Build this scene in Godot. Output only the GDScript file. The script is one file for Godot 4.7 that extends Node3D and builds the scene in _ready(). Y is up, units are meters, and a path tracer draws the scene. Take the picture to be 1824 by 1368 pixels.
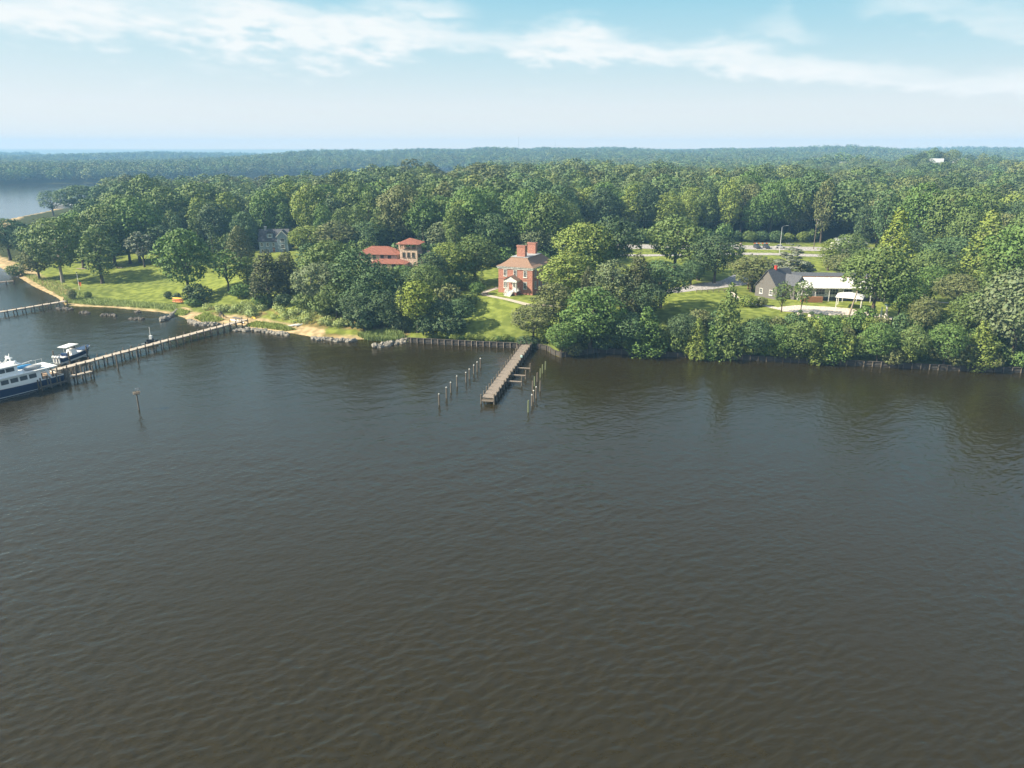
extends Node3D
# A river point seen from the air: brown water, a wooded shore with a brick mansion, piers and boats.
# Metres, y up, water at y = 0. The camera looks down -Z.

var M := {}
var used := {}
var rng := RandomNumberGenerator.new()
var n_wave := FastNoiseLite.new()
var n_wave2 := FastNoiseLite.new()
var n_gust := FastNoiseLite.new()
var n_land := FastNoiseLite.new()
var n_hill := FastNoiseLite.new()

# ---------------------------------------------------------------- geometry
class G:
	var v := PackedVector3Array()
	var n := PackedVector3Array()
	var c := PackedColorArray()
	var ix := PackedInt32Array()
	var col := Color.WHITE
	func add(p: Vector3, nn: Vector3) -> int:
		v.append(p); n.append(nn); c.append(col)
		return v.size() - 1
	func tri(a: Vector3, b: Vector3, d: Vector3):
		var nn := (b - a).cross(d - a).normalized()
		var i := add(a, nn); add(b, nn); add(d, nn)
		ix.append_array([i, i + 2, i + 1])
	func quad(a: Vector3, b: Vector3, d: Vector3, e: Vector3):      # counter-clockwise seen from its front
		var nn := (d - a).cross(e - b).normalized()
		var i := add(a, nn); add(b, nn); add(d, nn); add(e, nn)
		ix.append_array([i, i + 2, i + 1, i, i + 3, i + 2])
	func blade(a: Vector3, b: Vector3, d: Vector3):                  # a blade of grass, its upper side in front
		if (b - a).cross(d - a).y < 0.0:
			var t := a
			a = b; b = t
		var nn := ((b - a).cross(d - a).normalized() + Vector3.UP * 1.2).normalized()
		var i := add(a, nn); add(b, nn); add(d, nn)
		ix.append_array([i, i + 2, i + 1])
	func box(ctr: Vector3, s: Vector3, b := Basis.IDENTITY):
		var h := s * 0.5
		var p := []
		for k in 8:
			p.append(ctr + b * Vector3(h.x if k & 1 else -h.x, h.y if k & 2 else -h.y, h.z if k & 4 else -h.z))
		quad(p[4], p[5], p[7], p[6]); quad(p[1], p[0], p[2], p[3])
		quad(p[5], p[1], p[3], p[7]); quad(p[0], p[4], p[6], p[2])
		quad(p[6], p[7], p[3], p[2]); quad(p[0], p[1], p[5], p[4])
	func bar(a: Vector3, b: Vector3, w: float, h: float):             # a box from a to b, w wide and h high
		var z := (b - a).normalized()
		var up := Vector3.UP if absf(z.y) < 0.95 else Vector3.RIGHT
		var x := up.cross(z).normalized()
		box((a + b) * 0.5, Vector3(w, h, a.distance_to(b)), Basis(x, z.cross(x), z))
	func tube(pts: Array, rad: Array, sides := 8, cap := true):
		var first := v.size()
		for k in pts.size():
			var t: Vector3 = (pts[mini(k + 1, pts.size() - 1)] - pts[maxi(k - 1, 0)]).normalized()
			var x := (Vector3.RIGHT if absf(t.x) < 0.9 else Vector3.UP).cross(t).normalized()
			var y := t.cross(x)
			for s in sides:
				var a := TAU * s / sides
				var o := x * cos(a) + y * sin(a)
				add(pts[k] + o * rad[k], o)
		for k in pts.size() - 1:
			for s in sides:
				var i := first + k * sides + s
				var j := first + k * sides + (s + 1) % sides
				ix.append_array([i, i + sides, j, j, i + sides, j + sides])
		if cap:
			var e: int = pts.size() - 1
			var m := (pts[e] - pts[e - 1] as Vector3).normalized()
			var q := add(pts[e], m)
			for s in sides:
				add(v[first + e * sides + s], m)
			for s in sides:
				ix.append_array([q, q + 1 + (s + 1) % sides, q + 1 + s])
	func ball(ctr: Vector3, r: Vector3, rings := 6, seg := 10):
		var first := v.size()
		for i in rings + 1:
			var a := PI * i / rings
			for j in seg:
				var b := TAU * j / seg
				var o := Vector3(sin(a) * cos(b), cos(a), sin(a) * sin(b))
				add(ctr + o * r, (o / r).normalized())
		for i in rings:
			for j in seg:
				var p := first + i * seg + j
				var q := first + i * seg + (j + 1) % seg
				ix.append_array([p, p + seg, q, q, p + seg, q + seg])
	func loft(rings: Array):                                        # rings of equal length, flat shaded, open
		for i in rings.size() - 1:
			var r: Array = rings[i]
			for j in r.size() - 1:
				quad(r[j], r[j + 1], rings[i + 1][j + 1], rings[i + 1][j])
	func mesh() -> ArrayMesh:
		var a := []
		a.resize(Mesh.ARRAY_MAX)
		a[Mesh.ARRAY_VERTEX] = v; a[Mesh.ARRAY_NORMAL] = n; a[Mesh.ARRAY_COLOR] = c; a[Mesh.ARRAY_INDEX] = ix
		var m := ArrayMesh.new()
		m.add_surface_from_arrays(Mesh.PRIMITIVE_TRIANGLES, a)
		return m

func numbered(s: String) -> String:
	if not used.has(s):
		used[s] = 0
		return s
	used[s] += 1
	return "%s_%03d" % [s, used[s]]

func tag(o: Node, label: String, category: String, group := "", kind := ""):
	if label: o.set_meta("label", label)
	if category: o.set_meta("category", category)
	if group: o.set_meta("group", group)
	if kind: o.set_meta("kind", kind)

func thing(called: String, label: String, category: String, at: Vector3, turn := 0.0, group := "") -> Node3D:
	var o := Node3D.new()
	o.name = numbered(called)
	add_child(o)
	o.position = at
	o.rotation.y = turn
	tag(o, label, category, group)
	return o

func part(parent: Node, called: String, what, mat: Material, at := Vector3.ZERO) -> MeshInstance3D:
	var o := MeshInstance3D.new()
	o.name = called if parent != self else numbered(called)
	o.mesh = what.mesh() if what is G else what
	o.material_override = mat
	parent.add_child(o, true)
	o.position = at
	return o

func structure(called: String, g, mat: Material) -> MeshInstance3D:
	var o := part(self, called, g, mat)
	o.set_meta("kind", "structure")
	return o

# ---------------------------------------------------------------- materials
func lin(r: float, g: float, b: float) -> Color:
	return Color(r, g, b).linear_to_srgb()

func noise_tex(freq: float, lo: Color, hi: Color, oct := 4, seed := 1, size := 512, normal := false, bump := 4.0) -> Texture2D:
	var n := FastNoiseLite.new()
	n.seed = seed; n.frequency = freq; n.fractal_octaves = oct
	n.noise_type = FastNoiseLite.TYPE_SIMPLEX_SMOOTH
	var im := n.get_seamless_image(size, size)
	if normal:
		im.convert(Image.FORMAT_RGBA8)
		im.bump_map_to_normal_map(bump)
		return ImageTexture.create_from_image(im)
	var src := im.get_data()
	var out := PackedByteArray()
	out.resize(size * size * 3)
	var lut := PackedByteArray()
	for k in 256:
		var q := lo.lerp(hi, smoothstep(0.2, 0.8, k / 255.0))
		lut.append_array([int(q.r * 255), int(q.g * 255), int(q.b * 255)])
	for k in size * size:
		var s := src[k] * 3
		out[k * 3] = lut[s]; out[k * 3 + 1] = lut[s + 1]; out[k * 3 + 2] = lut[s + 2]
	return ImageTexture.create_from_image(Image.create_from_data(size, size, false, Image.FORMAT_RGB8, out))

func mat(called: String, col: Color, rough := 0.8, tex: Texture2D = null, metres := 4.0) -> StandardMaterial3D:
	var m := StandardMaterial3D.new()
	m.resource_name = called
	m.albedo_color = col
	m.roughness = rough
	if tex:
		m.albedo_texture = tex
		m.uv1_triplanar = true
		m.uv1_world_triplanar = true
		m.uv1_scale = Vector3.ONE / metres
	M[called] = m
	return m

func leaf_mat(called: String, r: float, g: float, b: float, through := 0.5):
	var m := mat(called, lin(r, g, b), 0.62)
	m.vertex_color_use_as_albedo = true
	m.metallic_specular = 0.3
	if through > 0.0:
		m.backlight_enabled = true
		m.backlight = Color(through * 0.9, through, through * 0.45)

func make_materials():
	var speckle := noise_tex(0.02, Color(0.72, 0.72, 0.72), Color(1, 1, 1), 5, 3)
	var streak := noise_tex(0.05, Color(0.6, 0.58, 0.55), Color(1, 1, 1), 4, 5)
	var grass := noise_tex(0.012, Color(0.74, 0.77, 0.70), Color(1, 1, 0.94), 6, 7)
	var g := mat("ground", Color.WHITE, 0.95, grass, 23.0)
	g.vertex_color_use_as_albedo = true
	g.metallic_specular = 0.15
	leaf_mat("leaf_mid", 0.112, 0.163, 0.052, 0.5)
	leaf_mat("leaf_green", 0.1, 0.17, 0.048, 0.5)
	leaf_mat("leaf_bright", 0.165, 0.215, 0.052, 0.5)
	leaf_mat("leaf_dark", 0.06, 0.098, 0.044, 0.3)
	leaf_mat("leaf_deep", 0.076, 0.13, 0.054, 0.35)
	leaf_mat("leaf_olive", 0.122, 0.142, 0.058, 0.35)
	leaf_mat("leaf_cedar", 0.072, 0.084, 0.04, 0.2)
	leaf_mat("leaf_grey", 0.122, 0.158, 0.080, 0.35)
	leaf_mat("leaf_silver", 0.165, 0.19, 0.14, 0.3)
	leaf_mat("leaf_yellow", 0.185, 0.235, 0.045, 0.5)
	leaf_mat("forest", 0.104, 0.152, 0.056, 0.4)
	leaf_mat("blade", 0.230, 0.290, 0.110, 0.4)
	mat("bark", lin(0.10, 0.082, 0.062), 0.95, streak, 1.5)
	mat("bark_pale", lin(0.38, 0.35, 0.29), 0.9, streak, 1.5)
	mat("bark_dead", lin(0.34, 0.29, 0.23), 0.9, streak, 1.2)
	mat("brick", lin(0.43, 0.205, 0.155), 0.9, noise_tex(0.03, Color(0.70, 0.66, 0.64), Color(1, 1, 1), 6, 11), 5.0)
	mat("brick_dark", lin(0.34, 0.150, 0.112), 0.9, speckle, 3.0)
	mat("shingle", lin(0.30, 0.190, 0.135), 0.92, noise_tex(0.03, Color(0.68, 0.67, 0.66), Color(1, 1, 1), 6, 13), 4.0)
	mat("slate", lin(0.085, 0.092, 0.108), 0.85, speckle, 4.0)
	mat("flashing", lin(0.40, 0.42, 0.43), 0.6, speckle, 3.0)
	mat("trim", lin(0.72, 0.72, 0.69), 0.6, speckle, 6.0)
	mat("white_wall", lin(0.74, 0.73, 0.70), 0.75, speckle, 7.0)
	mat("blue_wall", lin(0.25, 0.32, 0.40), 0.8, speckle, 5.0)
	mat("grey_shake", lin(0.17, 0.165, 0.165), 0.95, streak, 2.5)
	mat("stucco", lin(0.68, 0.50, 0.40), 0.9, speckle, 5.0)
	mat("clay_tile", lin(0.47, 0.190, 0.130), 0.85, noise_tex(0.06, Color(0.62, 0.60, 0.60), Color(1, 1, 1), 5, 17), 6.0)
	mat("glass", lin(0.035, 0.042, 0.05), 0.08)
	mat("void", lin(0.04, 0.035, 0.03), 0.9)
	mat("wood_grey", lin(0.30, 0.255, 0.215), 0.92, streak, 2.2)
	mat("wood_pale", lin(0.56, 0.50, 0.43), 0.9, streak, 3.0)
	mat("wood_pile", lin(0.17, 0.145, 0.115), 0.95, streak, 1.2)
	mat("wood_green", lin(0.20, 0.24, 0.12), 0.95, streak, 1.2)
	mat("pile_cap", lin(0.62, 0.62, 0.60), 0.6)
	mat("wood_wall", lin(0.075, 0.068, 0.06), 0.95, streak, 2.0)
	mat("wood_red", lin(0.36, 0.17, 0.08), 0.85, streak, 2.0)
	mat("stone", lin(0.30, 0.285, 0.255), 0.95, noise_tex(0.04, Color(0.6, 0.58, 0.55), Color(1, 1, 1), 5, 19), 2.5)
	mat("stone_dark", lin(0.13, 0.12, 0.105), 0.95, streak, 2.0)
	mat("asphalt", lin(0.38, 0.36, 0.35), 0.95, speckle, 9.0)
	mat("gravel", lin(0.50, 0.44, 0.36), 0.97, speckle, 3.0)
	mat("paving", lin(0.60, 0.54, 0.47), 0.9, speckle, 6.0)
	mat("hull_navy", lin(0.014, 0.032, 0.085), 0.18)
	mat("gelcoat", lin(0.80, 0.79, 0.77), 0.25)
	mat("teak", lin(0.42, 0.30, 0.20), 0.75, streak, 1.5)
	mat("blue_cover", lin(0.05, 0.26, 0.52), 0.6)
	mat("grey_rubber", lin(0.33, 0.33, 0.33), 0.6)
	mat("black", lin(0.02, 0.02, 0.022), 0.4)
	mat("steel", lin(0.45, 0.46, 0.47), 0.35)
	mat("red_paint", lin(0.50, 0.045, 0.03), 0.45)
	mat("orange", lin(0.70, 0.17, 0.05), 0.5)
	mat("yellow", lin(0.72, 0.46, 0.06), 0.5)
	mat("pale_hull", lin(0.55, 0.56, 0.55), 0.5)
	mat("car_white", lin(0.70, 0.70, 0.69), 0.25)
	mat("car_dark", lin(0.035, 0.04, 0.05), 0.25)
	mat("car_silver", lin(0.36, 0.37, 0.38), 0.25)
	mat("verdigris", lin(0.36, 0.50, 0.48), 0.7)
	mat("petal", lin(0.72, 0.70, 0.66), 0.9)
	# water: river silt below, sky and trees mirrored above; ripples finer than the wave mesh
	var w := mat("water", lin(0.0165, 0.0128, 0.0024), 0.06)
	w.metallic_specular = 0.41
	w.normal_enabled = true
	w.normal_texture = noise_tex(0.011, Color.BLACK, Color.WHITE, 4, 23, 1024, true, 10.0)
	w.normal_scale = 0.36
	var calm := mat("calm_water", lin(0.0165, 0.0128, 0.0024), 0.14)
	calm.metallic_specular = 0.41

# ---------------------------------------------------------------- lie of the land
const FRONT := [[-475, -890], [-428, -740], [-388, -634], [-369, -542], [-271, -370], [-221, -319], [-206, -304], [-180, -275], [-158, -253], [-147, -239], [-139, -237], [-130, -236], [-116, -230], [-109.5, -227.5], [-104, -224], [-98, -218], [-93, -213], [-86, -212], [-79, -210.5], [-72, -205], [-65, -202], [-60, -200], [-54, -195.5], [-47.5, -194.5], [-41, -193.5], [-33, -192], [-27.6, -190.5], [-16.5, -188.1], [-4.7, -185.8], [2.6, -184.5], [6.2, -184.5], [9, -182.5], [10.3, -178.1], [12.2, -175.5], [18, -178.1], [21, -180.2], [26.6, -179.2], [40, -176], [53.3, -173.9], [66.2, -171.4], [78.7, -169], [90.9, -166.6], [102.8, -164.3], [117.8, -162.5], [140, -160], [700, -120]]
const BACK := [[-476, -893], [-400, -1050], [-300, -1250], [-69, -1480], [60, -1530], [90, -1545]]
const FAR := [[-4000, -900], [-1500, -1000], [-760, -1085], [-735, -1095], [-715, -1128], [-592, -1165], [-470, -1330], [-285, -1700], [-88, -1669], [60, -1570], [90, -1550]]
const PROFILE := [[-600, 0.2, 40, 4], [-220, 0.25, 60, 4], [-150, 0.3, 70, 4.5], [-110, 0.3, 60, 5], [-90, 0.3, 45, 6], [-60, 0.3, 32, 7], [-35, 0.5, 28, 7], [-28, 1.3, 34, 7], [8, 1.3, 30, 7], [13, 1.2, 22, 7], [50, 1.2, 22, 7], [80, 1.2, 20, 7], [130, 1.2, 25, 7], [700, 1.2, 30, 7]]   # x, height at the edge, width of the slope, height above it

const KNOLLS := [[478, -868, 60, 13.0], [512, -880, 50, 10.0], [444, -701, 50, 8.0], [452, -735, 40, 7.0], [430, -1000, 50, 12.0], [470, -1060, 50, 12.0]]     # where far houses stand: x, z, radius, height

func along(t: Array, x: float, k := 1) -> float:
	if x <= t[0][0]: return t[0][k]
	var e: int = t.size() - 1
	if x >= t[e][0]: return t[e][k]
	var lo := 0
	var hi := e
	while hi - lo > 1:
		var m := (lo + hi) >> 1
		if t[m][0] <= x: lo = m
		else: hi = m
	return lerpf(t[lo][k], t[hi][k], (x - t[lo][0]) / (t[hi][0] - t[lo][0]))

var sx := PackedFloat32Array()      # front shore and its slope, every metre from -500 to 700
var sk := PackedFloat32Array()
func make_shore():
	for k in 1201:
		var x := k - 500.0
		sx.append(along(FRONT, x))
		var s := (along(FRONT, x + 25) - along(FRONT, x - 25)) / 50.0
		sk.append(1.0 / sqrt(1.0 + s * s))

func shore(x: float) -> float:
	var f := clampf(x + 500.0, 0.0, 1199.0)
	return lerpf(sx[int(f)], sx[int(f) + 1], f - int(f))

func inland(x: float, z: float) -> float:       # metres behind the front shore
	return (shore(x) - z) * sk[int(clampf(x + 500.0, 0.0, 1199.0))]

func ground(x: float, z: float) -> float:
	var d := inland(x, z)
	if x < -474.0: d = -9.0
	var y := 0.0
	if d < 0.0:
		y = maxf(-2.0, 0.25 * d)
	else:
		var e0 := along(PROFILE, x, 1)
		y = e0 * smoothstep(0.0, 2.5, d) + (along(PROFILE, x, 3) - e0) * smoothstep(0.0, along(PROFILE, x, 2), d) + 3.0 * smoothstep(60.0, 400.0, d)
		y += 0.22 * n_land.get_noise_2d(x * 3.0, z * 3.0) * smoothstep(2.0, 12.0, d)
	if z < -500.0:
		var behind := 1e6
		if x < 90.0:
			var b := along(BACK, x)
			if z < b: y = -2.0
			elif z < b + 40.0: y = lerpf(y, 0.3, (b + 40.0 - z) / 40.0)
			behind = along(FAR, x) - z
			if behind > 0.0:
				y = 7.0 * smoothstep(0.0, 90.0, behind) + 0.2
		if behind > 0.0:
			y += ((16.0 if x > -500.0 else 16.0 - 9.0 * smoothstep(-500.0, -1000.0, x)) + 20.0 * n_hill.get_noise_2d(x, z * 0.15) + 9.0 * n_hill.get_noise_2d(x * 3.1, z * 0.6) - (4.0 if x < 90.0 else 0.0)) * smoothstep(-1250.0, -2300.0, z)
	for b in KNOLLS:
		var q: float = Vector2(x - b[0], z - b[1]).length_squared() / (b[2] * b[2])
		if q < 6.0: y += b[3] * exp(-q)
	return y

func on(x: float, z: float, lift := 0.0) -> Vector3:
	return Vector3(x, ground(x, z) + lift, z)

const CLEAR := [[-6, -206, 26, 24], [60, -226, 26, 20], [95, -212, 30, 22], [120, -270, 26, 30]]

func build_land():
	var rows := [100.0]
	while rows[-1] < 3000.0:
		rows.append(rows[-1] * (1.0062 if rows[-1] < 420.0 else 1.018) + 0.0)
	var cols := 420
	var g := G.new()
	var lawn := Color(0.205, 0.238, 0.062)
	var rough := Color(0.130, 0.158, 0.050)
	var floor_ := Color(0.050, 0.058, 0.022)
	var sand := Color(0.46, 0.34, 0.23)
	var soil := Color(0.20, 0.125, 0.080)
	var mud := Color(0.10, 0.07, 0.035)
	for r in rows.size():
		for k in cols + 1:
			var t := (k / float(cols) - 0.5) * 2.0 * 0.95
			var x: float = rows[r] * t
			var z: float = -rows[r]
			var y := ground(x, z)
			var d := inland(x, z)
			var nz := n_land.get_noise_2d(x, z)
			var nf := n_land.get_noise_2d(x * 6.0 + 300.0, z * 6.0)
			var q := lawn.lerp(rough, clampf(0.28 + 1.1 * nz, 0.0, 0.8))
			if x < -68.0: q = q.lerp(rough, smoothstep(9.0, 2.0, d + 3.0 * nf) * 0.8)
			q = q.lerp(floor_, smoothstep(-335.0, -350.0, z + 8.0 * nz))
			if x > 9.0 and x < 200.0: q = q.lerp(rough, smoothstep(24.0, 16.0, d))
			if x > -96.0 and x < -28.0: q = q.lerp(soil, smoothstep(20.0, 14.0, d + 12.0 * nf) * smoothstep(0.0, 0.25, nf + 0.1) * 0.7)
			if d < 11.0 and x < -30.0:
				var wide := 1.4
				if x < -147.0: wide = 7.5
				elif x > -106.0 and x < -70.0: wide = 7.0
				elif x > -70.0 and x < -52.0: wide = 6.0
				q = q.lerp(sand, smoothstep(wide + 1.2, wide - 0.6, d + 2.2 * nf))
			if y < 0.12: q = mud.lerp(sand, smoothstep(-0.5, 0.15, y)) if x < -30.0 else mud
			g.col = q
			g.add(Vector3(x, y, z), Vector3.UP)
	var w := cols + 1
	for r in rows.size() - 1:
		for k in cols:
			var i := r * w + k
			g.ix.append_array([i, i + w, i + 1, i + 1, i + w, i + w + 1])
	for r in range(1, rows.size() - 1):
		for k in range(1, cols):
			var i := r * w + k
			g.n[i] = (g.v[i + 1] - g.v[i - 1]).cross(g.v[i + w] - g.v[i - w]).normalized()
	var o := structure("ground", g, M.ground)
	tag(o, "grassy shore and wooded land reaching back to the hills", "ground")

func build_water():
	var ds := [4.0]
	while ds[-1] < 3050.0:
		ds.append(ds[-1] * (1.05 if ds[-1] < 40.0 else 1.0042 if ds[-1] < 240.0 else 1.03))
	var cols := 620
	var w := cols + 1
	var vs := PackedVector3Array()
	var ns := PackedVector3Array()
	var uv := PackedVector2Array()
	var ix := PackedInt32Array()
	var ca := cos(deg_to_rad(24.0))
	var sa := sin(deg_to_rad(24.0))
	for r in ds.size():
		var d: float = ds[r]
		var dr := d * 0.0042
		var a1 := clampf(1.25 - dr / 0.75, 0.0, 1.0) if d > 38.0 and d < 236.0 else 0.0
		var a2 := clampf(1.6 - dr / 1.6, 0.0, 1.0) if d > 38.0 and d < 236.0 else 0.0
		for k in w:
			var x := d * (k / float(cols) - 0.5) * 2.0 * 0.98
			var p := x * ca + d * sa         # along the crests
			var q := -x * sa + d * ca        # across them
			var y := 0.0
			if a2 > 0.0:
				var gust := 0.75 + 0.7 * n_gust.get_noise_2d(x, d)
				y = (0.135 * a1 * n_wave.get_noise_2d(p * 0.5, q * 1.25) + 0.07 * a2 * n_wave2.get_noise_2d(p * 0.45, q)) * gust
			vs.append(Vector3(x, y, -d))
			ns.append(Vector3.UP)
			uv.append(Vector2(p / 17.0, q / 9.0))
	for r in range(1, ds.size() - 1):
		for k in range(1, cols):
			var i := r * w + k
			ns[i] = (vs[i + 1] - vs[i - 1]).cross(vs[i + w] - vs[i - w]).normalized()
	# the open river is ruffled, the sheltered creek behind the point is calm
	for reach in 2:
		ix = PackedInt32Array()
		for r in ds.size() - 1:
			if (ds[r] < 500.0) != (reach == 0): continue
			for k in cols:
				var i := r * w + k
				ix.append_array([i, i + w, i + 1, i + 1, i + w, i + w + 1])
		var a := []
		a.resize(Mesh.ARRAY_MAX)
		a[Mesh.ARRAY_VERTEX] = vs; a[Mesh.ARRAY_NORMAL] = ns; a[Mesh.ARRAY_TEX_UV] = uv; a[Mesh.ARRAY_INDEX] = ix
		var m := ArrayMesh.new()
		m.add_surface_from_arrays(Mesh.PRIMITIVE_TRIANGLES, a)
		m.regen_normal_maps()
		var o := structure("water" if reach == 0 else "inlet_water", m, M.water if reach == 0 else M.calm_water)
		tag(o, "brown river water with small wind ripples" if reach == 0 else "calm pale inlet water behind the wooded point", "water")

# a strip of paving laid along points on the ground
func strip(called: String, label: String, pts: Array, widths: Array, m: Material, lift := 0.06):
	var g := G.new()
	var c := Curve3D.new()
	for k in pts.size():
		var t: Vector3 = (pts[mini(k + 1, pts.size() - 1)] - pts[maxi(k - 1, 0)]) / 6.0
		c.add_point(Vector3(pts[k].x, 0, pts[k].z), -Vector3(t.x, 0, t.z), Vector3(t.x, 0, t.z))
	var total := c.get_baked_length()
	var steps := int(total / 1.2) + 2
	var across := 6
	var rings := []
	for s in steps + 1:
		var f := float(s) / steps
		var p := c.sample_baked(f * total)
		var dir := (c.sample_baked(minf(f * total + 0.6, total)) - c.sample_baked(maxf(f * total - 0.6, 0.0))).normalized()
		var side := Vector3(-dir.z, 0, dir.x)
		var wf := f * (widths.size() - 1)
		var wd: float = lerpf(widths[int(wf)], widths[mini(int(wf) + 1, widths.size() - 1)], wf - int(wf))
		var ring := []
		for j in across + 1:
			var e := p + side * wd * (j / float(across) - 0.5)
			ring.append(on(e.x, e.z, lift))
		rings.append(ring)
	g.loft(rings)
	if g.n[0].y < 0.0:
		for r in rings: r.reverse()
		g = G.new()
		g.loft(rings)
	var o := structure(called, g, m)
	tag(o, label, "")

# ---------------------------------------------------------------- trees
# A crown is a cloud of leaf sprays over many overlapping lobes [centre, radius, height/width].
func crown(seed: int, lobes: Array, density: float, leaf: float, low := -0.45, droop := 0.0) -> ArrayMesh:
	var r := RandomNumberGenerator.new()
	r.seed = seed
	var g := G.new()
	for li in lobes.size():
		var c: Vector3 = lobes[li][0]
		var rad: float = lobes[li][1]
		var fl: float = lobes[li][2]
		var count := int(density * rad * rad / (leaf * leaf))
		var tone := r.randf_range(0.86, 1.14)
		var near := []
		for lj in lobes.size():
			if lj != li and c.distance_to(lobes[lj][0]) < rad + lobes[lj][1]: near.append(lobes[lj])
		for k in count:
			var dir := Vector3(r.randfn(), r.randfn(), r.randfn()).normalized()
			if dir.y < low and r.randf() < 0.8: continue
			var depth := r.randf_range(0.72, 1.06) if r.randf() < 0.86 else r.randf_range(1.06, 1.24)
			var p := c + Vector3(dir.x, dir.y * fl, dir.z) * rad * depth
			var hidden := false
			for o in near:
				var e: Vector3 = p - o[0]
				e.y /= o[2]
				if e.length_squared() < o[1] * o[1] * 0.40:
					hidden = true
					break
			if hidden: continue
			var s := leaf * r.randf_range(0.55, 1.5)
			var nn := (dir * 0.9 + Vector3(r.randfn(), r.randfn() + 0.45, r.randfn()) * 0.55).normalized()
			var a := nn.cross(Vector3(r.randfn(), r.randfn() * 0.4 - droop, r.randfn())).normalized()
			var b := nn.cross(a)
			if droop > 0.0: a = (a + Vector3.DOWN * droop).normalized()
			var v := tone * r.randf_range(0.78, 1.22)
			g.col = Color(v * r.randf_range(0.9, 1.18), v, v * r.randf_range(0.75, 1.2))
			var sn := (nn * 0.75 + dir * 0.75).normalized()
			var i := g.add(p - a * s * 0.56, sn)
			g.add(p + b * s * 0.44 - nn * s * 0.08, sn); g.add(p + a * s * 0.56, sn); g.add(p - b * s * 0.44 - nn * s * 0.08, sn)
			if a.cross(b).dot(nn) > 0.0: g.ix.append_array([i, i + 1, i + 2, i, i + 2, i + 3])
			else: g.ix.append_array([i, i + 2, i + 1, i, i + 3, i + 2])
	return g.mesh()

# All trees are built 18 m tall and scaled. Kinds of crown: lists of lobes.
func lobes_broad(seed: int, R: float, base: float, n: int, top := 18.0, bulge := 0.45) -> Array:
	var r := RandomNumberGenerator.new()
	r.seed = seed
	var out := []
	var hy := (top - base) * 0.5
	var ctr := Vector3(0, base + hy, 0)
	for k in n:
		var y := 1.0 - 2.0 * (k + 0.5) / n
		var a := k * 2.39996 + r.randf() * 0.7
		var q := sqrt(1.0 - y * y)
		var w := 1.0 - bulge * 0.5 * absf(y - 0.1)
		var rad := R * r.randf_range(0.20, 0.37)
		var reach := r.randf_range(0.62, 0.98)
		var p := ctr + Vector3(q * cos(a) * (R - rad * 0.6) * w * reach, y * (hy - rad * 0.55) * r.randf_range(0.85, 1.0), q * sin(a) * (R - rad * 0.6) * w * reach)
		out.append([p, rad, r.randf_range(0.62, 0.85)])
	for k in int(n * 0.3):
		var d := Vector3(r.randfn(), r.randfn(), r.randfn()).normalized() * r.randf_range(0.1, 0.5)
		out.append([ctr + Vector3(d.x * R, d.y * hy, d.z * R), R * 0.36, 0.85])
	return out

func lobes_spire(seed: int, R: float, base: float, n: int, power: float, size: float) -> Array:
	var r := RandomNumberGenerator.new()
	r.seed = seed
	var out := []
	for k in n:
		var f := (k + 0.5) / n
		var y := base + (17.6 - base) * f
		var w := R * pow(1.0 - f, power) * smoothstep(-0.12, 0.16, f)
		var a := k * 2.39996 + r.randf()
		var rad := R * size * (0.45 + 0.55 * (1.0 - f)) * r.randf_range(0.8, 1.25)
		var d := maxf(w - rad * 0.5, 0.0) * r.randf_range(0.55, 1.05)
		out.append([Vector3(cos(a) * d, y, sin(a) * d), rad, r.randf_range(1.0, 1.5)])
	return out

func lobes_tiers(seed: int, R: float, base: float, tiers: int) -> Array:
	var r := RandomNumberGenerator.new()
	r.seed = seed
	var out := []
	for t in tiers:
		var f := float(t) / (tiers - 1)
		var w := R * (1.0 - 0.72 * f)
		var n := int(9 - 5 * f)
		for k in n:
			var a := TAU * k / n + r.randf() * 1.2
			var d := w * r.randf_range(0.45, 0.95)
			out.append([Vector3(cos(a) * d, base + (17.4 - base) * f + r.randf_range(-0.5, 0.5) - d * 0.05, sin(a) * d), w * r.randf_range(0.28, 0.42), 0.3])
	return out

func trunk(seed: int, lobes: Array, base: float, r0: float, limbs: int, fork := 0.45) -> ArrayMesh:
	var r := RandomNumberGenerator.new()
	r.seed = seed
	var g := G.new()
	var top := base + (17.0 - base) * 0.75
	var lean := Vector3(r.randf_range(-0.5, 0.5), 0, r.randf_range(-0.5, 0.5))
	var pts := []
	var rad := []
	for k in 7:
		var f := k / 6.0
		pts.append(Vector3(0, -0.6 + (top + 0.6) * f, 0) + lean * f * f + Vector3(r.randf_range(-0.12, 0.12), 0, r.randf_range(-0.12, 0.12)) * (1.0 if k > 0 else 0.0))
		rad.append(r0 * (1.35 if k == 0 else 1.0 - 0.72 * f))
	g.tube(pts, rad, 8)
	for k in limbs:
		var l: Array = lobes[(k * 7 + 3) % lobes.size()]
		var f := clampf(fork + r.randf_range(-0.12, 0.22), 0.2, 0.85)
		var p := Vector3(0, -0.6 + (top + 0.6) * f, 0) + lean * f * f
		var e: Vector3 = l[0]
		if e.y < p.y + 0.4: e.y = p.y + 0.4
		var m := p.lerp(e, 0.5) + Vector3(0, -0.25, 0)
		g.tube([p, m, e], [r0 * 0.42, r0 * 0.26, r0 * 0.09], 5)
	return g.mesh()

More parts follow.
